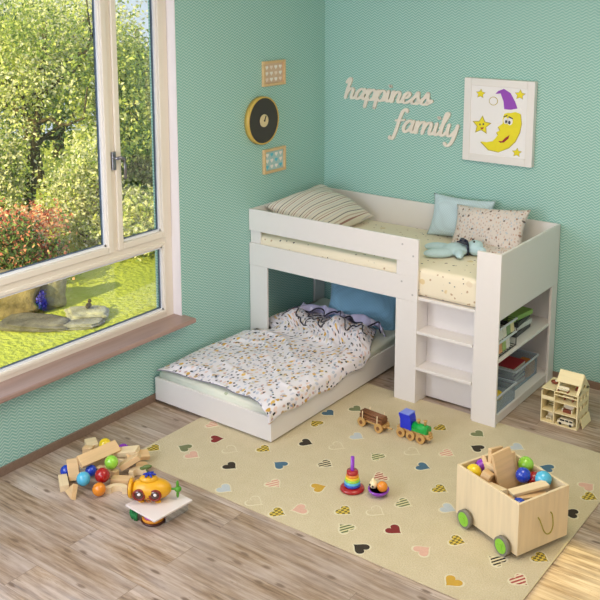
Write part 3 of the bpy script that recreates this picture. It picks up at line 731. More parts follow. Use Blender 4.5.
# boxes right of the rack
for k, (c, l) in enumerate([((60, 60, 64), 'dark game box lowest of the stack on the end shelf'), ((200, 204, 200), 'pale grey flat game box in the middle of the shelf stack'), ((40, 44, 48), 'black flat game box under the green packet on the end shelf'), ((140, 180, 90), 'light green flat packet on top of the shelf stack')]):
    o = MB().bb(-.10, .10, -.13, .13, 0, .034, .003).build('game_box', plain('game_box_%d' % k, c, .45, vary=.25, scale=22)); o.location = (1.88, -.40, .456 + k * .0355); o.rotation_euler = (0, 0, R([2, -4, 5, -7][k])); tag(o, l, 'box', 'flat boxes stacked on the end shelf')

# ================================================================ DOLLHOUSE
dh = thing('dollhouse', 'open three-storey plywood dollhouse on the floor by the loft bed end', 'dollhouse', (2.248, -.70, 0))
PL = M['ply']; WD, DP_, HT = .246, .20, .235; t = .007
def B(name, *a, mat=PL, par=dh): return MB().bb(*a, bev=.0012).build(name, mat, par)
B('base', 0, WD, 0, DP_, 0, t); B('left_wall', 0, t, 0, DP_, t, HT - .02); B('divider', .085, .085 + t, 0, DP_, t, HT)
m = MB(); Yp = [(0, t), (DP_, t), (DP_, HT), (DP_ / 2, HT + .105), (0, HT)]
# gable wall with window cut-outs built from strips
gw = [(0, 0, .03), (.03, .012, 0)]
def gable(x0, x1):
    m = MB(); F = Matrix(((0, 0, 1, 0), (1, 0, 0, 0), (0, 1, 0, 0), (0, 0, 0, 1)))
    cols = [(0, .022), (.062, .080), (.120, .138), (.178, DP_)]
    for a, b in cols: m.prism([(a, t), (b, t), (b, HT), (a, HT)], x0, x1, F)
    wins = [(.022, .062), (.080, .120), (.138, .178)]
    for k, (a, b) in enumerate(wins):
        for z0, z1 in ((t, .035), (.072, .115), (.150, .180), (.215, HT)): m.prism([(a, z0), (b, z0), (b, z1), (a, z1)], x0, x1, F)
    apx = (DP_ / 2, HT + .105)
    m.prism([(0, HT), (.045, HT), (DP_ / 2, HT + .055), apx], x0, x1, F); m.prism([(DP_, HT), apx, (DP_ / 2, HT + .055), (DP_ - .045, HT)], x0, x1, F)
    m.prism([(0, HT - .001), (DP_, HT - .001), (DP_ - .03, HT + .018), (.03, HT + .018)], x0, x1, F)
    return m
gable(WD - t, WD).build('gable_wall', PL, dh)
B('floor_board', t, WD - t, 0, DP_, .080, .086); B('floor_board', t, WD - t, 0, DP_, .158, .164); B('floor_board', .0, WD - t, 0, DP_, HT - .006, HT)
B('back_wall', t, WD - t, DP_ - t, DP_, t, HT - .006)
B('balcony_rail', t, .085, 0, .005, .164, .185); B('balcony_rail', .092, WD - t, 0, .005, .205, .212)
m = MB(); ln = math.hypot(DP_ / 2, .105); an = math.atan2(.105, DP_ / 2)
m.box((WD / 2 + .04, DP_ * .75 + .002, HT + .056), (WD - .085, ln + .012, .005), (-an, 0, 0)); m.build('roof_panel', PL, dh)
m = MB(); m.box((WD / 2 + .04, DP_ * .36, HT + .080), (WD - .085, ln * .58, .005), (an, 0, 0)); m.build('roof_panel', PL, dh)
for x in (.10, WD - .012): MB().box((x, .032, HT + .030), (.010, .075, .005), (an, 0, 0)).build('roof_rafter', PL, dh)
m = MB(); m.box((WD + .0145, .12, .032), (.005, .15, .062), (0, R(-16), 0)); m.build('ramp_flap', PL, dh)
o = m = None
def dtoy(name, label, cat, loc, parts):
    o = thing(name, label, cat, (2.248 + loc[0], -.70 + loc[1], loc[2]))
    for nm, fn, mt_ in parts:
        q = MB(); fn(q); q.build(nm, mt_, o)
    return o
cream = plain('cream_toy_paint', (240, 232, 206), .5); brn = plain('brown_toy_wood', (130, 62, 36), .5)
dtoy('toy_car', 'white and black toy car on the ground floor of the dollhouse', 'toy car', (.165, .028, t + .0005),
     [('body', lambda q: (q.bb(-.055, .055, -.018, .018, .008, .026, .004), q.bb(-.040, .048, -.016, .016, .026, .044, .005)), cream),
      ('windows', lambda q: (q.bb(-.036, -.006, -.0172, .0172, .029, .040), q.bb(0, .020, -.0172, .0172, .029, .040), q.bb(.026, .044, -.0172, .0172, .029, .040)), M['black']),
      ('wheel', lambda q: (q.cyl((-.034, -.020, .009), (-.034, .020, .009), .009),), M['black']), ('wheel', lambda q: (q.cyl((.034, -.020, .009), (.034, .020, .009), .009),), M['black'])])
dtoy('toy_sofa', 'small cream toy sofa with dark seat on the middle floor of the dollhouse', 'toy furniture', (.165, .05, .0865),
     [('frame', lambda q: (q.bb(-.035, .035, .012, .022, 0, .042, .003), q.bb(-.035, -.028, -.02, .012, 0, .028, .003), q.bb(.028, .035, -.02, .012, 0, .028, .003)), cream),
      ('seat', lambda q: (q.bb(-.028, .028, -.02, .012, .0, .018, .003),), brn)])
dtoy('toy_chair', 'small cream toy chair on the ground floor left room of the dollhouse', 'toy furniture', (.045, .05, t + .0005),
     [('seat', lambda q: (q.bb(-.018, .018, -.018, .018, .014, .020), q.bb(-.018, .018, .014, .018, .02, .045)), cream),
      ('leg', lambda q: (q.bb(-.018, -.013, -.018, -.013, 0, .014),), cream), ('leg', lambda q: (q.bb(.013, .018, -.018, -.013, 0, .014),), cream),
      ('leg', lambda q: (q.bb(-.018, -.013, .013, .018, 0, .014),), cream), ('leg', lambda q: (q.bb(.013, .018, .013, .018, 0, .014),), cream)])
dtoy('toy_rack', 'small dark toy cabinet on the middle floor left room of the dollhouse', 'toy furniture', (.045, .09, .0865),
     [('body', lambda q: (q.bb(-.024, .024, -.012, .012, 0, .058, .002),), plain('olive_toy_wood', (120, 110, 60), .5)), ('shelf', lambda q: [q.bb(-.020, .020, -.015, -.012, z, z + .003) for z in (.012, .028, .044)], cream)])
dtoy('toy_bench', 'small brown toy bench on the open attic floor of the dollhouse', 'toy furniture', (.140, .018, HT + .0005),
     [('seat', lambda q: (q.bb(-.034, .034, -.014, .014, .014, .018), q.bb(-.034, .034, .008, .012, .018, .030)), cream), ('leg', lambda q: (q.bb(-.034, -.028, -.014, .014, 0, .014),), brn), ('leg', lambda q: (q.bb(.028, .034, -.014, .014, 0, .014),), brn)])
dtoy('toy_cradle', 'tiny brown toy cradle on the left roof terrace of the dollhouse', 'toy furniture', (.050, .10, HT + .0005),
     [('body', lambda q: (q.sph((0, 0, .014), (.026, .018, .014)),), brn), ('hood', lambda q: (q.sph((.014, 0, .026), (.012, .014, .010)),), cream)])
dtoy('toy_table', 'small wooden toy table on the second floor of the dollhouse', 'toy furniture', (.165, .06, .1645),
     [('top', lambda q: (q.bb(-.034, .034, -.018, .018, .030, .034),), cream), ('leg', lambda q: (q.bb(-.030, -.025, -.015, .015, 0, .030),), brn), ('leg', lambda q: (q.bb(.025, .030, -.015, .015, 0, .030),), brn)])
dtoy('toy_bed', 'small red brown toy bed under the dollhouse roof at the gable', 'toy furniture', (.212, .10, HT + .0005),
     [('base', lambda q: (q.bb(-.014, .014, -.03, .03, 0, .016, .003),), brn), ('bedding', lambda q: (q.bb(-.012, .012, -.02, .028, .016, .026, .003),), plain('rust_fabric', (176, 70, 40), .8))])

# ================================================================ BLOCKS AND BALLS
def ball(c, r, loc, label, group):
    o = MB().sph((0, 0, 0), r, seg=32, rings=20).build('toy_ball', BALL[c]); o.location = loc; return tag(o, label, 'ball', group)
def block(d, loc, rot, label, group, kind='box'):
    m = MB()
    if kind == 'box': m.box((0, 0, 0), d, bev=.0025)
    elif kind == 'tri': m.prism([(-d[0] / 2, -d[1] / 2), (d[0] / 2, -d[1] / 2), (0, d[1] / 2)], -d[2] / 2, d[2] / 2)
    elif kind == 'arch':
        n = 12; out = [(-d[0] / 2, 0)] + [(d[0] / 2 * -math.cos(PI * i / n), d[1] * math.sin(PI * i / n)) for i in range(1, n)] + [(d[0] / 2, 0), (d[0] / 4, 0)] + [(d[0] / 4 * math.cos(PI * i / n), d[1] * .5 * math.sin(PI * i / n)) for i in range(1, n)] + [(-d[0] / 4, 0)]
        m.prism(out, -d[2] / 2, d[2] / 2)
    elif kind == 'cyl': m.cyl((0, 0, -d[2] / 2), (0, 0, d[2] / 2), d[0] / 2)
    o = m.build('toy_block', M['beech'] if random.random() < .5 else M['pine']); o.location = loc; o.rotation_euler = [R(a) for a in rot]
    return tag(o, label, 'toy block', group)
G = 'coloured balls in the floor pile'; GB = 'wooden blocks in the floor pile'
ball('orange', .038, (.625, -3.055, .038), 'orange ball at the front of the block pile on the bare floor', G)
ball('lightblue', .040, (.500, -3.060, .062), 'light blue ball in the floor pile beside the red one', G)
ball('red', .043, (.575, -2.985, .075), 'dark red ball in the floor pile between light blue and green', G)
ball('blue', .034, (.440, -2.955, .045), 'blue ball in the floor pile just behind the light blue one', G)
ball('blue', .034, (.310, -3.030, .034), 'blue ball at the outer edge of the floor pile near the wall', G)
ball('green', .040, (.540, -2.885, .100), 'lime green ball on top of the floor block pile', G)
ball('yellow', .038, (.285, -2.710, .058), 'yellow ball at the back of the floor pile near the wall', G)
ball('purple', .036, (.392, -2.660, .036), 'purple ball behind the long pale block in the floor pile', G)
block((.07, .045, .10), (.190, -2.735, .0355), (90, 0, 60), 'squat wooden block standing behind the yellow ball in the floor pile', GB)
block((.06, .04, .09), (.235, -2.800, .0205), (0, 0, 25), 'short wooden block lying beside the yellow ball in the floor pile', GB)
block((.27, .075, .026), (.425, -2.880, .112), (38, 0, 84), 'long pale wooden plank leaning across the middle of the floor pile', GB)
block((.16, .06, .08), (.385, -2.820, .0405), (0, 0, 55), 'wooden block supporting the long pale plank in the floor pile', GB)
block((.065, .125, .022), (.385, -3.035, .070), (78, -8, 40), 'tall thin wooden plank standing between the blue balls', GB)
block((.13, .05, .04), (.385, -3.110, .0205), (0, 0, -34), 'wooden block lying at the near left end of the floor pile', GB)
block((.10, .07, .03), (.510, -3.145, .036), (60, 0, -20), 'small wooden wedge tipped under the light blue ball', GB, 'tri')
block((.14, .045, .035), (.515, -2.895, .0355), (90, 0, 12), 'wooden block under the lime green ball', GB)
block((.13, .07, .03), (.500, -2.720, .085), (6, -12, 25), 'flat wooden block on top at the rug side of the floor pile', GB)
block((.12, .06, .05), (.470, -2.745, .0255), (0, 0, 10), 'thick wooden block below the flat top block of the floor pile', GB)
block((.14, .065, .028), (.548, -2.690, .062), (14, 8, 62), 'wide wooden block sloping down toward the rug corner', GB)
block((.13, .05, .035), (.600, -2.795, .085), (0, -32, 38), 'narrow wooden block tipped upward beside the green ball', GB)
block((.12, .055, .045), (.640, -2.900, .0225), (0, 0, 30), 'wooden block lying behind the wooden arch in the floor pile', GB)
block((.13, .055, .035), (.690, -2.985, .0175), (0, 0, 35), 'wooden arch lying nearest the red ball in the floor pile', GB, 'arch')
block((.11, .06, .04), (.660, -2.790, .0205), (0, 0, 50), 'curved wooden arch lying at the rug edge of the floor pile', GB, 'arch')
block((.07, .07, .035), (.610, -2.715, .0180), (0, 0, 0), 'round wooden disc block by the rug edge of the floor pile', GB, 'cyl')

# ================================================================ WAGON
c0 = Vector((2.760, -2.228, 0)); ez = Vector((.133, .334, 0)).normalized(); sx_ = Vector((-ez.y, ez.x, 0))
wa = math.atan2(ez.y, ez.x)   # local x = along the end face, local y = along the long side
wg = thing('toy_wagon', 'pale wooden toy box wagon with green wheels standing on the heart rug', 'toy wagon', (c0.x, c0.y, .0096), (0, 0, wa))
WW, WL, WH, wt = .352, .46, .306, .014; z0 = .026
def Wb(name, *a, mat=M['pine_z']): return MB().bb(*a, bev=.002).build(name, mat, wg)
Wb('side_board', 0, wt, 0, WL, z0, WH); Wb('side_board', WW - wt, WW, 0, WL, z0, WH); Wb('end_board', wt, WW - wt, 0, wt, z0, WH); Wb('end_board', wt, WW - wt, WL - wt, WL, z0, WH); Wb('bottom_board', wt, WW - wt, wt, WL - wt, z0, z0 + wt)
for y in (.082, WL - .100):
    ax = MB().cyl((-.012, y, .048), (WW + .012, y, .048), .006).build('axle', M['metal'], wg)
    for x, s_ in ((-.022, -1), (WW + .022, 1)):
        q = MB().cyl((x - .012, y, .048), (x + .012, y, .048), .048, n=36).build('wheel', plain('grey_rubber', (128, 124, 112), .7), wg)
        m = MB(); m.cyl((x + s_ * .010, y, .048), (x + s_ * .0145, y, .048), .037, n=32); m.cyl((x + s_ * .014, y, .048), (x + s_ * .018, y, .048), .012, n=20)
        for k in range(3): a = k * 2 * PI / 3; m.cyl((x + s_ * .014, y + .022 * math.cos(a), .048 + .022 * math.sin(a)), (x + s_ * .0165, y + .022 * math.cos(a), .048 + .022 * math.sin(a)), .007, n=12)
        m.build('hub', plain('lime_hub', (140, 204, 60), .4), q)
hp = [(x_ - .030, y_, z_) for x_, y_, z_ in [(.165, .004, .195), (.166, -.012, .185), (.170, -.022, .160), (.185, -.026, .125), (.205, -.027, .105), (.230, -.026, .105), (.247, -.024, .130), (.252, -.018, .165), (.253, -.010, .190), (.253, .004, .198)]]
cat_ = catmull([(p[0], p[2]) for p in hp], 4)
ys_ = np.interp(np.linspace(0, len(hp) - 1, len(cat_)), range(len(hp)), [p[1] for p in hp])
MB().tube([(v.x, float(y), v.y) for v, y in zip(cat_, ys_)], .0032, 8).build('rope_handle', plain('olive_rope', (150, 140, 40), .7), wg)
Mw = Matrix.Translation((c0.x, c0.y, .0096)) @ Matrix.Rotation(wa, 4, 'Z')
def wl(x, y, z): return Mw @ Vector((x, y, z))
GW = 'coloured balls in the wooden wagon'; GWB = 'wooden blocks in the wooden wagon'; wd = math.degrees(wa)
ball('green', .042, wl(.318, .275, .300), 'lime green ball on top at the back corner of the wagon', GW)
ball('blue', .040, wl(.240, .215, .290), 'blue ball on top in the wagon beside the light blue one', GW)
ball('lightblue', .043, wl(.300, .130, .290), 'light blue ball at the near right corner of the wagon', GW)
ball('red', .040, wl(.302, .195, .258), 'red ball in the wagon below the lime green ball', GW)
ball('yellow', .042, wl(.060, .395, .275), 'yellow ball at the far left corner of the wagon', GW)
ball('purple', .038, wl(.140, .415, .275), 'purple ball beside the yellow one in the wagon', GW)
ball('blue', .038, wl(.070, .070, .245), 'dark blue ball low in the near corner of the wagon under the planks', GW)
ball('orange', .038, wl(.140, .290, .200), 'orange ball deep in the wagon behind the tall planks', GW)
# the hidden filling carries what shows on top
for (x, y, z, dx, dy, dz) in ((.09, .36, .075, .15, .16, .06), (.26, .36, .075, .15, .16, .06), (.09, .17, .075, .15, .18, .06), (.26, .17, .075, .15, .18, .06)):
    pass
block((.125, .020, .26), wl(.165, .268, .290), (-14, -6, wd + 0), 'tall wide wooden plank standing upright in the middle of the wagon', GWB)
block((.10, .022, .24), wl(.150, .330, .290), (-8, 10, wd + 8), 'wooden plank standing just behind the tall plank in the wagon', GWB)
block((.040, .024, .20), wl(.245, .290, .280), (-10, -4, wd), 'narrow wooden post standing beside the tall plank in the wagon', GWB)
block((.22, .050, .018), wl(.170, .105, .290), (6, -2, wd - 10), 'flat wooden block laid across the near corner of the wagon', GWB)
block((.18, .050, .018), wl(.165, .078, .262), (0, 4, wd - 16), 'flat wooden block under the top one at the near corner of the wagon', GWB)
block((.022, .05, .15), wl(.110, .335, .270), (10, -12, wd + 30), 'short wooden post standing between yellow ball and tall plank', GWB)
block((.05, .05, .08), wl(.062, .305, .280), (20, 10, wd + 20), 'small square wooden block at the long side of the wagon', GWB)
block((.10, .11, .022), wl(.125, .362, .312), (62, 0, wd + 40), 'triangular wooden block sticking up beside the purple ball', GWB, 'tri')
block((.16, .035, .03), wl(.050, .220, .270), (0, 12, wd + 84), 'wooden bar lying along the long side inside the wagon', GWB)
block((.12, .06, .035), wl(.255, .365, .290), (20, -8, wd + 10), 'wooden block lying at the back board of the wagon', GWB)
fm = MB()
for k in range(40):
    a_ = random.uniform(0, PI); fm.box((random.uniform(.085, .275), random.uniform(.085, .375), random.uniform(.075, .175)), (.12, .05, .035), (random.uniform(-.3, .3), random.uniform(-.3, .3), a_))
fl_ = fm.build('block_heap', M['beech']); fl_.location = wl(0, 0, 0); fl_.rotation_euler = (0, 0, wa)
tag(fl_, 'lower layer of wooden blocks filling the wagon beneath the visible toys', 'toy blocks', kind='stuff')

# ================================================================ TRAIN
def train():
    a = math.atan2(.05, .27)
    z = .0096
    t1 = thing('toy_log_wagon', 'wooden toy train wagon loaded with dark brown logs', 'toy wagon', (1.43, -1.455, z), (0, 0, R(-5)))
    MB().bb(-.105, .105, -.022, .022, .030, .046, .004).build('chassis', M['wheelwood'], t1)
    for x in (-.068, .068):
        for s_ in (-1, 1):
            q = MB().cyl((x, s_ * .026, .030), (x, s_ * .044, .030), .030, n=28).build('wheel', M['wheelwood'], t1)
            MB().cyl((x, s_ * .044, .030), (x, s_ * .047, .030), .012, n=18).build('hub', M['darkwood'], q)
    for z_ in (.046, .078):
        for x in (-.06, .055):
            pass
    m = MB()
    for x in (-.060, .058): 
        for y in (-.040, .040): m.cyl((x, y, .040), (x, y, .108), .0035, n=8)
        m.cyl((x, -.042, .046), (x, .042, .046), .004, n=8)
    m.build('stake', M['pine'], t1)
    k = 0
    for row, n_ in enumerate((4, 4, 3)):
        for i in range(n_):
            y = (i - (n_ - 1) / 2) * .0175; nm = ['bottom', 'middle', 'top'][row]
            q = MB().cyl((-.088, 0, 0), (.088, 0, 0), .0083, n=12).build('toy_log', M['darkwood'])
            q.location = (1.43, -1.455, z); q.rotation_euler = (0, 0, R(-5))
            q.location = t1.matrix_basis @ Vector((0, 0, 0)) if False else Matrix.Translation((1.43, -1.455, z)) @ Matrix.Rotation(R(-5), 4, 'Z') @ Vector((0, y, .059 + row * .0165))
            tag(q, 'brown toy log in the %s layer on the wooden train wagon' % nm, 'toy log', 'toy logs in the %s layer' % nm)
    MB().cyl((.105, 0, .036), (.150, 0, .036), .005, n=8).build('coupling', M['wheelwood'], t1)
    t2 = thing('toy_locomotive', 'wooden toy locomotive with blue cab and green boiler on the rug', 'toy train', (1.715, -1.425, z), (0, 0, R(-2)))
    MB().bb(-.115, .125, -.022, .022, .030, .048, .004).build('chassis', M['wheelwood'], t2)
    for x in (-.078, -.006, .066):
        for s_ in (-1, 1):
            q = MB().cyl((x, s_ * .026, .030), (x, s_ * .044, .030), .030, n=28).build('wheel', M['wheelwood'], t2)
            MB().cyl((x, s_ * .044, .030), (x, s_ * .047, .030), .012, n=18).build('hub', M['darkwood'], q)
    bl = plain('blue_paint', (30, 50, 210), .35); gr = plain('green_paint', (24, 170, 70), .35)
    m = MB(); m.prism([(-.085, .062), (-.005, .062), (-.012, .135), (-.020, .158), (-.095, .158), (-.100, .150), (-.088, .120)], -.032, .032, FX); m.build('cab', bl, t2)
    MB().bb(-.088, -.018, -.038, .038, .1585, .166, .003).build('cab_roof', plain('blue_roof_paint', (120, 140, 230), .4), t2)
    m = MB(); m.bb(-.004, .100, -.030, .030, .062, .075, .002); m.cyl((-.004, 0, .082), (.105, 0, .082), .030, n=28); m.build('boiler', gr, t2)
    m = MB(); m.lathe((.030, 0, .108), [(.008, 0), (.008, .016), (.013, .024), (.009, .030)], 16); m.build('dome', M['wheelwood'], t2)
    m = MB(); m.lathe((.078, 0, .108), [(.008, 0), (.008, .022), (.014, .034), (.010, .036)], 16); m.build('chimney', M['wheelwood'], t2)
    MB().cyl((.105, 0, .070), (.118, 0, .070), .010).build('headlamp', M['wheelwood'], t2)
    MB().bb(-.115, .118, -.026, .026, .048, .062, .003).build('footplate', M['wheelwood'], t2)
train()

# ================================================================ STACKING TOY AND SMALL TOY
st = thing('stacking_toy', 'rainbow ring stacking toy with purple post on a red base', 'stacking toy', (1.735, -2.16, .0096))
MB().lathe((0, 0, 0), [(.070, 0), (.076, .006), (.074, .014), (.062, .022), (.03, .024)], 36).build('base', BALL['red'], st)
MB().cyl((0, 0, .02), (0, 0, .205), .0115, n=20).build('post', BALL['purple'], st)
st.scale = (.93, .93, .97)
zz = .024
for r_, c in ((.052, 'blue'), (.050, 'lightblue'), (.047, 'green'), (.043, 'yellow'), (.040, 'orange'), (.037, 'red')):
    col = BALL[c]; hh = .018 if c != 'red' else .026
    MB().lathe((0, 0, zz), [(.012, 0), (r_ - .004, .0), (r_, hh * .5), (r_ - .004, hh), (.012, hh)], 32).build('ring', col, st); zz += hh * (.78 if c not in ('red',) else 1)
sb = thing('rocking_toy', 'small purple bowl toy holding an orange ball figure beside the stacking toy', 'toy', (1.885, -2.12, .0096))
MB().lathe((0, 0, 0), [(.015, 0), (.042, .008), (.058, .028), (.060, .038), (.050, .036)], 30).build('bowl', BALL['purple'], sb)
MB().lathe((0, 0, .03), [(.052, 0), (.052, .006)], 28).build('lid', plain('pink_disc', (222, 120, 140), .4), sb)
MB().sph((.028, -.006, .062), .030).build('orange_ball', BALL['orange'], sb)
m = MB(); m.sph((-.026, -.012, .060), .024); m.sph((-.030, -.010, .082), .012); m.build('figure', plain('cream_paint', (240, 224, 180), .4), sb)
for p in ((-.036, -.034, .064), (-.018, -.034, .058)): MB().sph(p, .0055).build('eye', M['black'], sb)

# ================================================================ SUBMARINE TOY ON BOX
bx = thing('mirror_box', 'low white lidded toy box with mirrored side under the yellow toy', 'box', (1.03, -2.99, 0), (0, 0, R(-4)))
mir = N('mirror_side'); mir.base(lin((220, 230, 240))); mir.set(Roughness=.08, Metallic=.9)
MB().bb(-.115, .125, -.135, .135, .065, .076, .003).build('lid', plain('white_acrylic', (228, 218, 214), .25, vary=.02), bx)
MB().bb(.085, .092, -.03, .130, .0, .0645, .001).build('mirror_panel', mir.m, bx)
m = MB(); m.bb(-.085, .080, -.02, .115, 0, .0645, .002); m.build('body', plain('grey_box_side', (150, 140, 150), .4), bx)
for k, (r_, c) in enumerate(((.062, (80, 40, 30)), (.055, (226, 150, 40)), (.047, (180, 60, 170)), (.038, (120, 40, 150)))):
    MB().lathe((0.02, -.055, .0 + .001 * k), [(r_, 0), (r_ + .006 - k * .001, .010 + k * .012), (r_, .014 + k * .014)], 36).build('rainbow_band', plain('band_%d' % k, c, .3), bx)
m = MB()
for k in range(5): m.tube([(-.085 + .01 * k, -.115 - .004 * (k % 2), .0), (-.092 + .012 * k, -.118, .03), (-.098 + .015 * k, -.112, .062)], [.006, .008, .002], 6)
m.build('grass_tuft', plain('green_felt', (40, 130, 70), .8), bx)
sub = thing('toy_submarine', 'round yellow toy submarine with two big brown eyes on the low white box', 'toy', (.975, -2.99, .0765), (0, 0, R(34)))
sub.scale = (1.14, 1.10, 1.0)
yl = plain('amber_plastic', (226, 168, 30), .3, vary=.04)
m = MB(); m.sph((0, 0, .060), (.100, .062, .058)); m.sph((-.01, 0, .115), (.045, .034, .024)); m.lathe((-.065, 0, .060), [(.044, -.040), (.052, -.034), (.052, -.024), (.048, -.020)], 30, (0, R(90), 0))
o = m.build('hull', yl, sub)
MB().torus((-.098, 0, .060), .045, .006, (0, R(90), 0)).build('porthole_ring', plain('brown_ring', (130, 60, 30), .4), sub)
for x in (-.046, .030):
    q = MB().torus((x, -.056, .054), .026, .006, (R(82), 0, 0)).build('eye_rim', plain('dark_red_rim', (130, 34, 20), .35), sub)
    MB().sph((x, -.054, .054), (.025, .012, .025)).build('eye', plain('brown_eye', (70, 24, 16), .15, Coat_Weight=1), q)
    MB().sph((x + .002, -.066, .062), (.008, .003, .008)).build('eye_glint', plain('white_dot', (250, 250, 250), .3), q)
m = MB(); m.torus((0, -.060, .028), .010, .003, (R(80), 0, 0), n=16, k=6); m.build('mouth', plain('mouth_brown', (160, 90, 20), .4), sub)
m = MB()
for k in range(6):
    a = k * PI / 3; m.sph((-.005 + .018 * math.cos(a), .018 * math.sin(a), .145), (.016, .006, .005), (0, R(20), a), 12, 8)
m.sph((-.005, 0, .147), .008); m.build('blue_flower', plain('blue_plastic', (30, 50, 170), .4), sub)
m = MB(); m.cyl((-.005, 0, .135), (-.025, .008, .175), .004, n=8); m.sph((-.018, .004, .182), (.026, .010, .012), (0, R(-15), 0)); m.sph((-.040, .012, .168), (.014, .008, .009)); m.build('periscope', plain('olive_leaf', (90, 110, 50), .5), sub)
m = MB(); m.cyl((.095, 0, .060), (.128, 0, .060), .006, n=8); m.sph((.130, 0, .060), .017); 
m.sph((.128, 0, .088), (.007, .010, .022)); m.sph((.128, 0, .030), (.007, .010, .022)); m.build('propeller', plain('green_plastic', (80, 150, 40), .4), sub)
m = MB(); m.sph((-.04, -.035, .006), (.015, .012, .0065)); m.sph((.04, -.035, .006), (.015, .012, .0065)); m.sph((-.04, .035, .006), (.015, .012, .0065)); m.sph((.04, .035, .006), (.015, .012, .0065)); m.build('foot', yl, sub)

# ================================================================ GARDEN
GZ = -.6
def lawnm():
    a = N('lawn_grass'); v = a.n('ShaderNodeNewGeometry').outputs['Position']
    n1 = a.noise(v, 1.1, 4); n2 = a.noise(v, 18, 4)
    c = a.mix(n1, lin((150, 168, 56)), lin((206, 208, 110))); c = a.mix(a.math('MULTIPLY', n2, .5), c, lin((200, 206, 120)), 'MULTIPLY')
    a.base(c); a.bump(n2, .8, .05); a.set(Roughness=1.0); return a.m
lw = struct(MB().bb(-13, -.5, -8, 22, GZ - .3, GZ).build('ground_lawn', lawnm()))
def leafm(name, c1, c2, c3):
    a = N(name); v = a.n('ShaderNodeNewGeometry').outputs['Position']
    n1 = a.n('ShaderNodeTexWhiteNoise', {0: a.n('ShaderNodeVectorMath', {0: a.n('ShaderNodeVectorMath', {0: v, 1: (14.0, 14.0, 14.0)}, operation='MULTIPLY').outputs[0]}, operation='FLOOR').outputs[0]}).outputs[0]
    c = a.ramp(n1, [(0, lin(c1)), (.5, lin(c2)), (1, lin(c3))])
    a.base(c); a.set(Roughness=.6)
    tr = a.n('ShaderNodeBsdfTranslucent', {'Color': c}); mx = a.n('ShaderNodeMixShader', {0: .35, 1: a.b.outputs[0], 2: tr.outputs[0]})
    a.t.links.new(mx.outputs[0], a.out.inputs[0]); return a.m
LM = {'bright': leafm('leaves_yellow_green', (150, 166, 84), (192, 200, 116), (226, 226, 180)), 'mid': leafm('leaves_mid_green', (96, 120, 60), (146, 166, 92), (200, 206, 140)),
      'dark': leafm('leaves_dark_green', (60, 84, 56), (100, 128, 74), (150, 170, 110)), 'red': leafm('leaves_red_pink', (176, 86, 74), (226, 140, 124), (244, 190, 170)),
      'pale': leafm('leaves_pale_cream', (206, 206, 170), (230, 228, 206), (246, 244, 236))}
bark = plain('bark', (84, 70, 56), .9, vary=.3, scale=12)
def foliage(name, cen, rad, n, size, mats, parent, clumps=26, low=0.0, holes=.0):
    cen = np.array(cen); rad = np.array(rad)
    d = rng.normal(size=(clumps, 3)); d /= np.linalg.norm(d, axis=1)[:, None]
    cc_ = d * (rng.uniform(.25, .95, (clumps, 1))) * rad
    n = int(n * 1.5); k = rng.integers(0, clumps, n); q = rng.normal(size=(n, 3)) * rad * .20
    p = cen + cc_[k] + q; p = p[p[:, 2] > GZ + .02]; n = len(p)
    a = rng.normal(size=(n, 3)); a /= np.linalg.norm(a, axis=1)[:, None]; b = rng.normal(size=(n, 3)); b -= (b * a).sum(1)[:, None] * a; b /= np.linalg.norm(b, axis=1)[:, None]
    s_ = size * .74 * rng.uniform(.6, 1.3, (n, 1)); V = np.empty((n, 4, 3)); V[:, 0] = p - a * s_; V[:, 1] = p - b * s_ * .55; V[:, 2] = p + a * s_; V[:, 3] = p + b * s_ * .55
    me = bpy.data.meshes.new(name); me.from_pydata(V.reshape(-1, 3).tolist(), [], [(4 * i, 4 * i + 1, 4 * i + 2, 4 * i + 3) for i in range(n)])
    for m_ in mats: me.materials.append(LM[m_])
    pick = rng.integers(0, len(mats), clumps)[k[:n]] if len(mats) > 1 else np.zeros(n, int)
    me.polygons.foreach_set('material_index', pick.astype(np.int32)); me.update()
    o = bpy.data.objects.new(name, me); C.objects.link(o); o.parent = parent; return o
def branchy(m, base, h, r, lean=(0, 0), nb=9, spread=1.3, seed=0):
    rr = np.random.default_rng(seed); pts = []; 
    for i in range(9):
        t = i / 8; pts.append((base[0] + lean[0] * t + .06 * math.sin(4 * t + seed), base[1] + lean[1] * t + .06 * math.cos(5 * t + seed), base[2] + h * t))
    m.tube(pts, [r * (1 - .7 * i / 8) for i in range(9)], 8)
    for k in range(nb):
        t = rr.uniform(.35, .95); i = int(t * 8); p = Vector(pts[i]); a = rr.uniform(0, 6.28); ln_ = spread * rr.uniform(.6, 1.1)
        d = Vector((math.cos(a), math.sin(a), rr.uniform(.1, .7))); q = [p]
        for s_ in range(1, 6): q.append(p + d * ln_ * s_ / 5 + Vector((rr.uniform(-.08, .08), rr.uniform(-.08, .08), rr.uniform(-.06, .10) * s_)))
        m.tube(q, [r * .42 * (1 - .15 * s_) for s_ in range(6)], 6)
def tree(label, x, y, h, crown, n, mats, r=.09, seed=0, size=.05, lean=(0, 0), cz=None, clumps=40, nb=10):
    o = thing('garden_tree', label, 'tree', (x, y, GZ))
    m = MB(); branchy(m, (0, 0, 0), h, r, lean, nb, crown[0] * .8, seed); m.build('trunk', bark, o)
    foliage('crown', (0 + lean[0] * .7, lean[1] * .7, cz if cz is not None else h * .75), crown, n, size, mats, o, clumps).location = (0, 0, 0)
    return o
GZs = GZ; GZ_keep = GZ
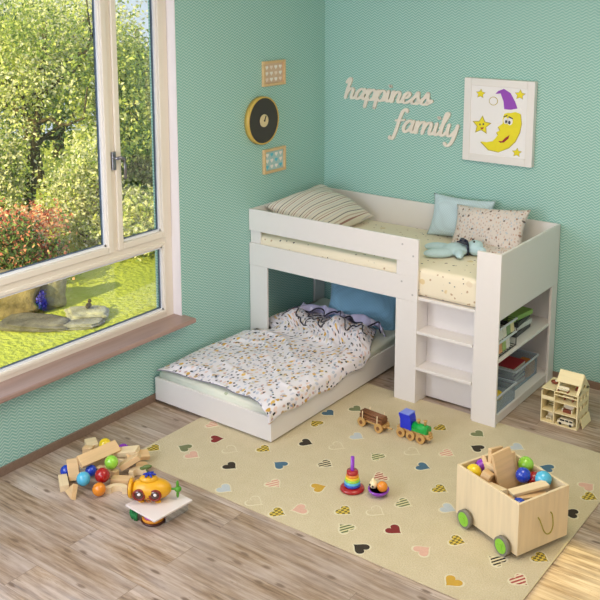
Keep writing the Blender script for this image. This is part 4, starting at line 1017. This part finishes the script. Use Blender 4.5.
def shrub(label, x, y, rad, n, mats, size=.045, clumps=30, h=None):
    o = thing('garden_shrub', label, 'shrub', (x, y, GZ)); m = MB()
    for k in range(6):
        a = k * PI / 3; m.tube([(0, 0, 0), (.3 * rad[0] * math.cos(a), .3 * rad[1] * math.sin(a), rad[2] * .6), (.6 * rad[0] * math.cos(a), .6 * rad[1] * math.sin(a), rad[2] * 1.3)], [.02, .015, .006], 6)
    m.build('stem', bark, o); foliage('leaves', (0, 0, rad[2]), rad, n, size, mats, o, clumps); return o
_f = foliage
def foliage(name, cen, rad, n, size, mats, parent, clumps=26, **k):   # cen is local to the thing, so no leaf goes below its foot
    global GZ
    g = GZ; GZ = 0.0
    try: return _f(name, cen, rad, n, size, mats, parent, clumps)
    finally: GZ = g
tree('leafy garden tree with a bare dark trunk seen through the left window pane', -6.6, 1.95, 2.9, (1.3, 1.3, 1.15), 7000, ['bright', 'pale', 'mid'], .10, 3, .045, (.1, .3), 2.6, 50, 14)
tree('tall slender tree with a leaning branch seen through the narrow window pane', -5.6, 3.1, 3.2, (.60, .70, 1.25), 5200, ['bright', 'mid', 'bright'], .06, 5, .05, (-.2, -.25), 1.85, 34, 9)
tree('broad dark tree in the middle of the garden behind the red shrub', -8.6, 3.6, 2.8, (1.7, 1.7, 1.4), 9000, ['mid', 'dark', 'bright'], .12, 8, .055, (0, 0), 2.0, 55, 12)
tree('pale leaved tree at the far left of the garden view', -9.0, 2.0, 3.2, (1.7, 1.5, 1.7), 9000, ['pale', 'bright', 'mid'], .12, 9, .055, (0, 0), 2.3, 60, 14)
tree('bright tree far behind between the two window panes', -10.5, 5.6, 3.0, (1.8, 1.8, 1.4), 8000, ['bright', 'pale'], .12, 11, .06, (0, 0), 2.2, 50, 12)
tree('dark green tree far back at the right of the garden view', -9.5, 6.9, 2.6, (1.5, 1.4, 1.0), 7000, ['dark', 'mid'], .12, 12, .06, (0, 0), 1.4, 45, 10)
shrub('red leaved shrub in the garden below the tree', -5.1, .50, (.75, .65, .40), 7500, ['red', 'red', 'red', 'pale'], .035, 45)
shrub('low dark shrub in front of the red one at the lawn edge', -4.45, .10, (.60, .65, .34), 5000, ['dark', 'dark', 'red'], .035, 30)
shrub('cream and green shrub beside the red one by the lawn', -5.2, 1.75, (.60, .60, .72), 6000, ['pale', 'bright', 'mid'], .04, 40)
shrub('tall pale shrub behind the red one', -6.7, 1.35, (.75, .75, .80), 6000, ['pale', 'mid'], .045, 40)
shrub('arching green shrub at the far edge of the lawn', -4.45, 1.9, (.85, .55, .36), 5600, ['bright', 'mid', 'pale'], .045, 36)
shrub('dark shrub below the slender tree in the garden', -5.6, 2.9, (.75, .75, .55), 5200, ['dark', 'mid', 'dark'], .045, 36)
def stone(name, label, x, y, d, rot, seed, col, cat='stone'):
    bm = bmesh.new(); bmesh.ops.create_icosphere(bm, subdivisions=4, radius=1)
    for v in bm.verts:
        p = v.co; f = 1 + .12 * math.sin(3 * p.x + seed) * math.cos(4 * p.y + seed) + .07 * math.sin(9 * p.z + 5 * p.x + seed)
        q = Vector((abs(p.x) ** .6 * (1 if p.x > 0 else -1), abs(p.y) ** .6 * (1 if p.y > 0 else -1), abs(p.z) ** .7 * (1 if p.z > 0 else -1)))
        v.co = Vector((q.x * d[0], q.y * d[1], q.z * d[2])) * f
    for f in bm.faces: f.smooth = True
    m = MB(); m.bm.free(); m.bm = bm
    a = N('stone_' + str(seed)); vv = a.coord(); nn = a.noise(vv, 6, 6, .65); a.base(a.ramp(nn, [(.35, [c * .45 for c in lin(col)]), (.6, lin(col)), (.75, [min(1, c * 1.5) for c in lin(col)])])); a.bump(nn, .8, .05); a.set(Roughness=.9)
    o = m.build(name, a.m); o.location = (x, y, GZ + d[2] * .80); o.rotation_euler = (0, 0, rot); return tag(o, label, cat)
stone('garden_boulder', 'big brown garden boulder on the lawn seen through the lower pane', -3.70, -.62, (.40, .20, .27), .9, 1, (150, 132, 104))
stone('garden_boulder', 'upright grey boulder beside the blue flowers on the lawn', -3.50, -.16, (.13, .15, .25), .2, 2, (170, 160, 140))
stone('stepping_stone', 'flat dark slate in front of the brown boulder', -3.15, -.62, (.36, .20, .04), .5, 3, (110, 106, 104))
stone('stepping_stone', 'flat pale slate with the small dark garden bird ornament on it', -2.92, -.15, (.22, .18, .05), .9, 4, (170, 168, 160))
stone('stepping_stone', 'long grey slate lying nearest the boulder group on the lawn', -2.85, -.42, (.30, .13, .03), .8, 5, (140, 138, 136))
bf = thing('flower_clump', 'clump of deep blue flowers in front of the boulders', 'flowers', (-3.38, -.36, GZ + .0))
M['blueflower'] = plain('blue_petals', (56, 50, 190), .6)
LM['blue'] = M['blueflower']; _ff = foliage('blossoms', (0, 0, .16), (.07, .07, .10), 700, .022, ['blue'], bf, 10)
MB().tube([(0, 0, 0), (.01, 0, .1), (0, .01, .2)], [.006, .005, .003], 6).build('stem', bark, bf)
bd = thing('bird_ornament', 'small dark bird shaped ornament on a flat pale slate in the garden', 'ornament', (-2.93, -.12, GZ + .085), (0, 0, 2.2))
m = MB(); m.sph((0, 0, .035), (.06, .03, .03)); m.sph((.05, 0, .07), .020); m.box((-.07, 0, .045), (.05, .02, .01), (0, R(20), 0)); m.cyl((.07, 0, .07), (.09, 0, .066), .006, .001, n=8); m.build('body', plain('dark_bronze', (54, 44, 40), .5), bd)
print('objects', len(bpy.data.objects))
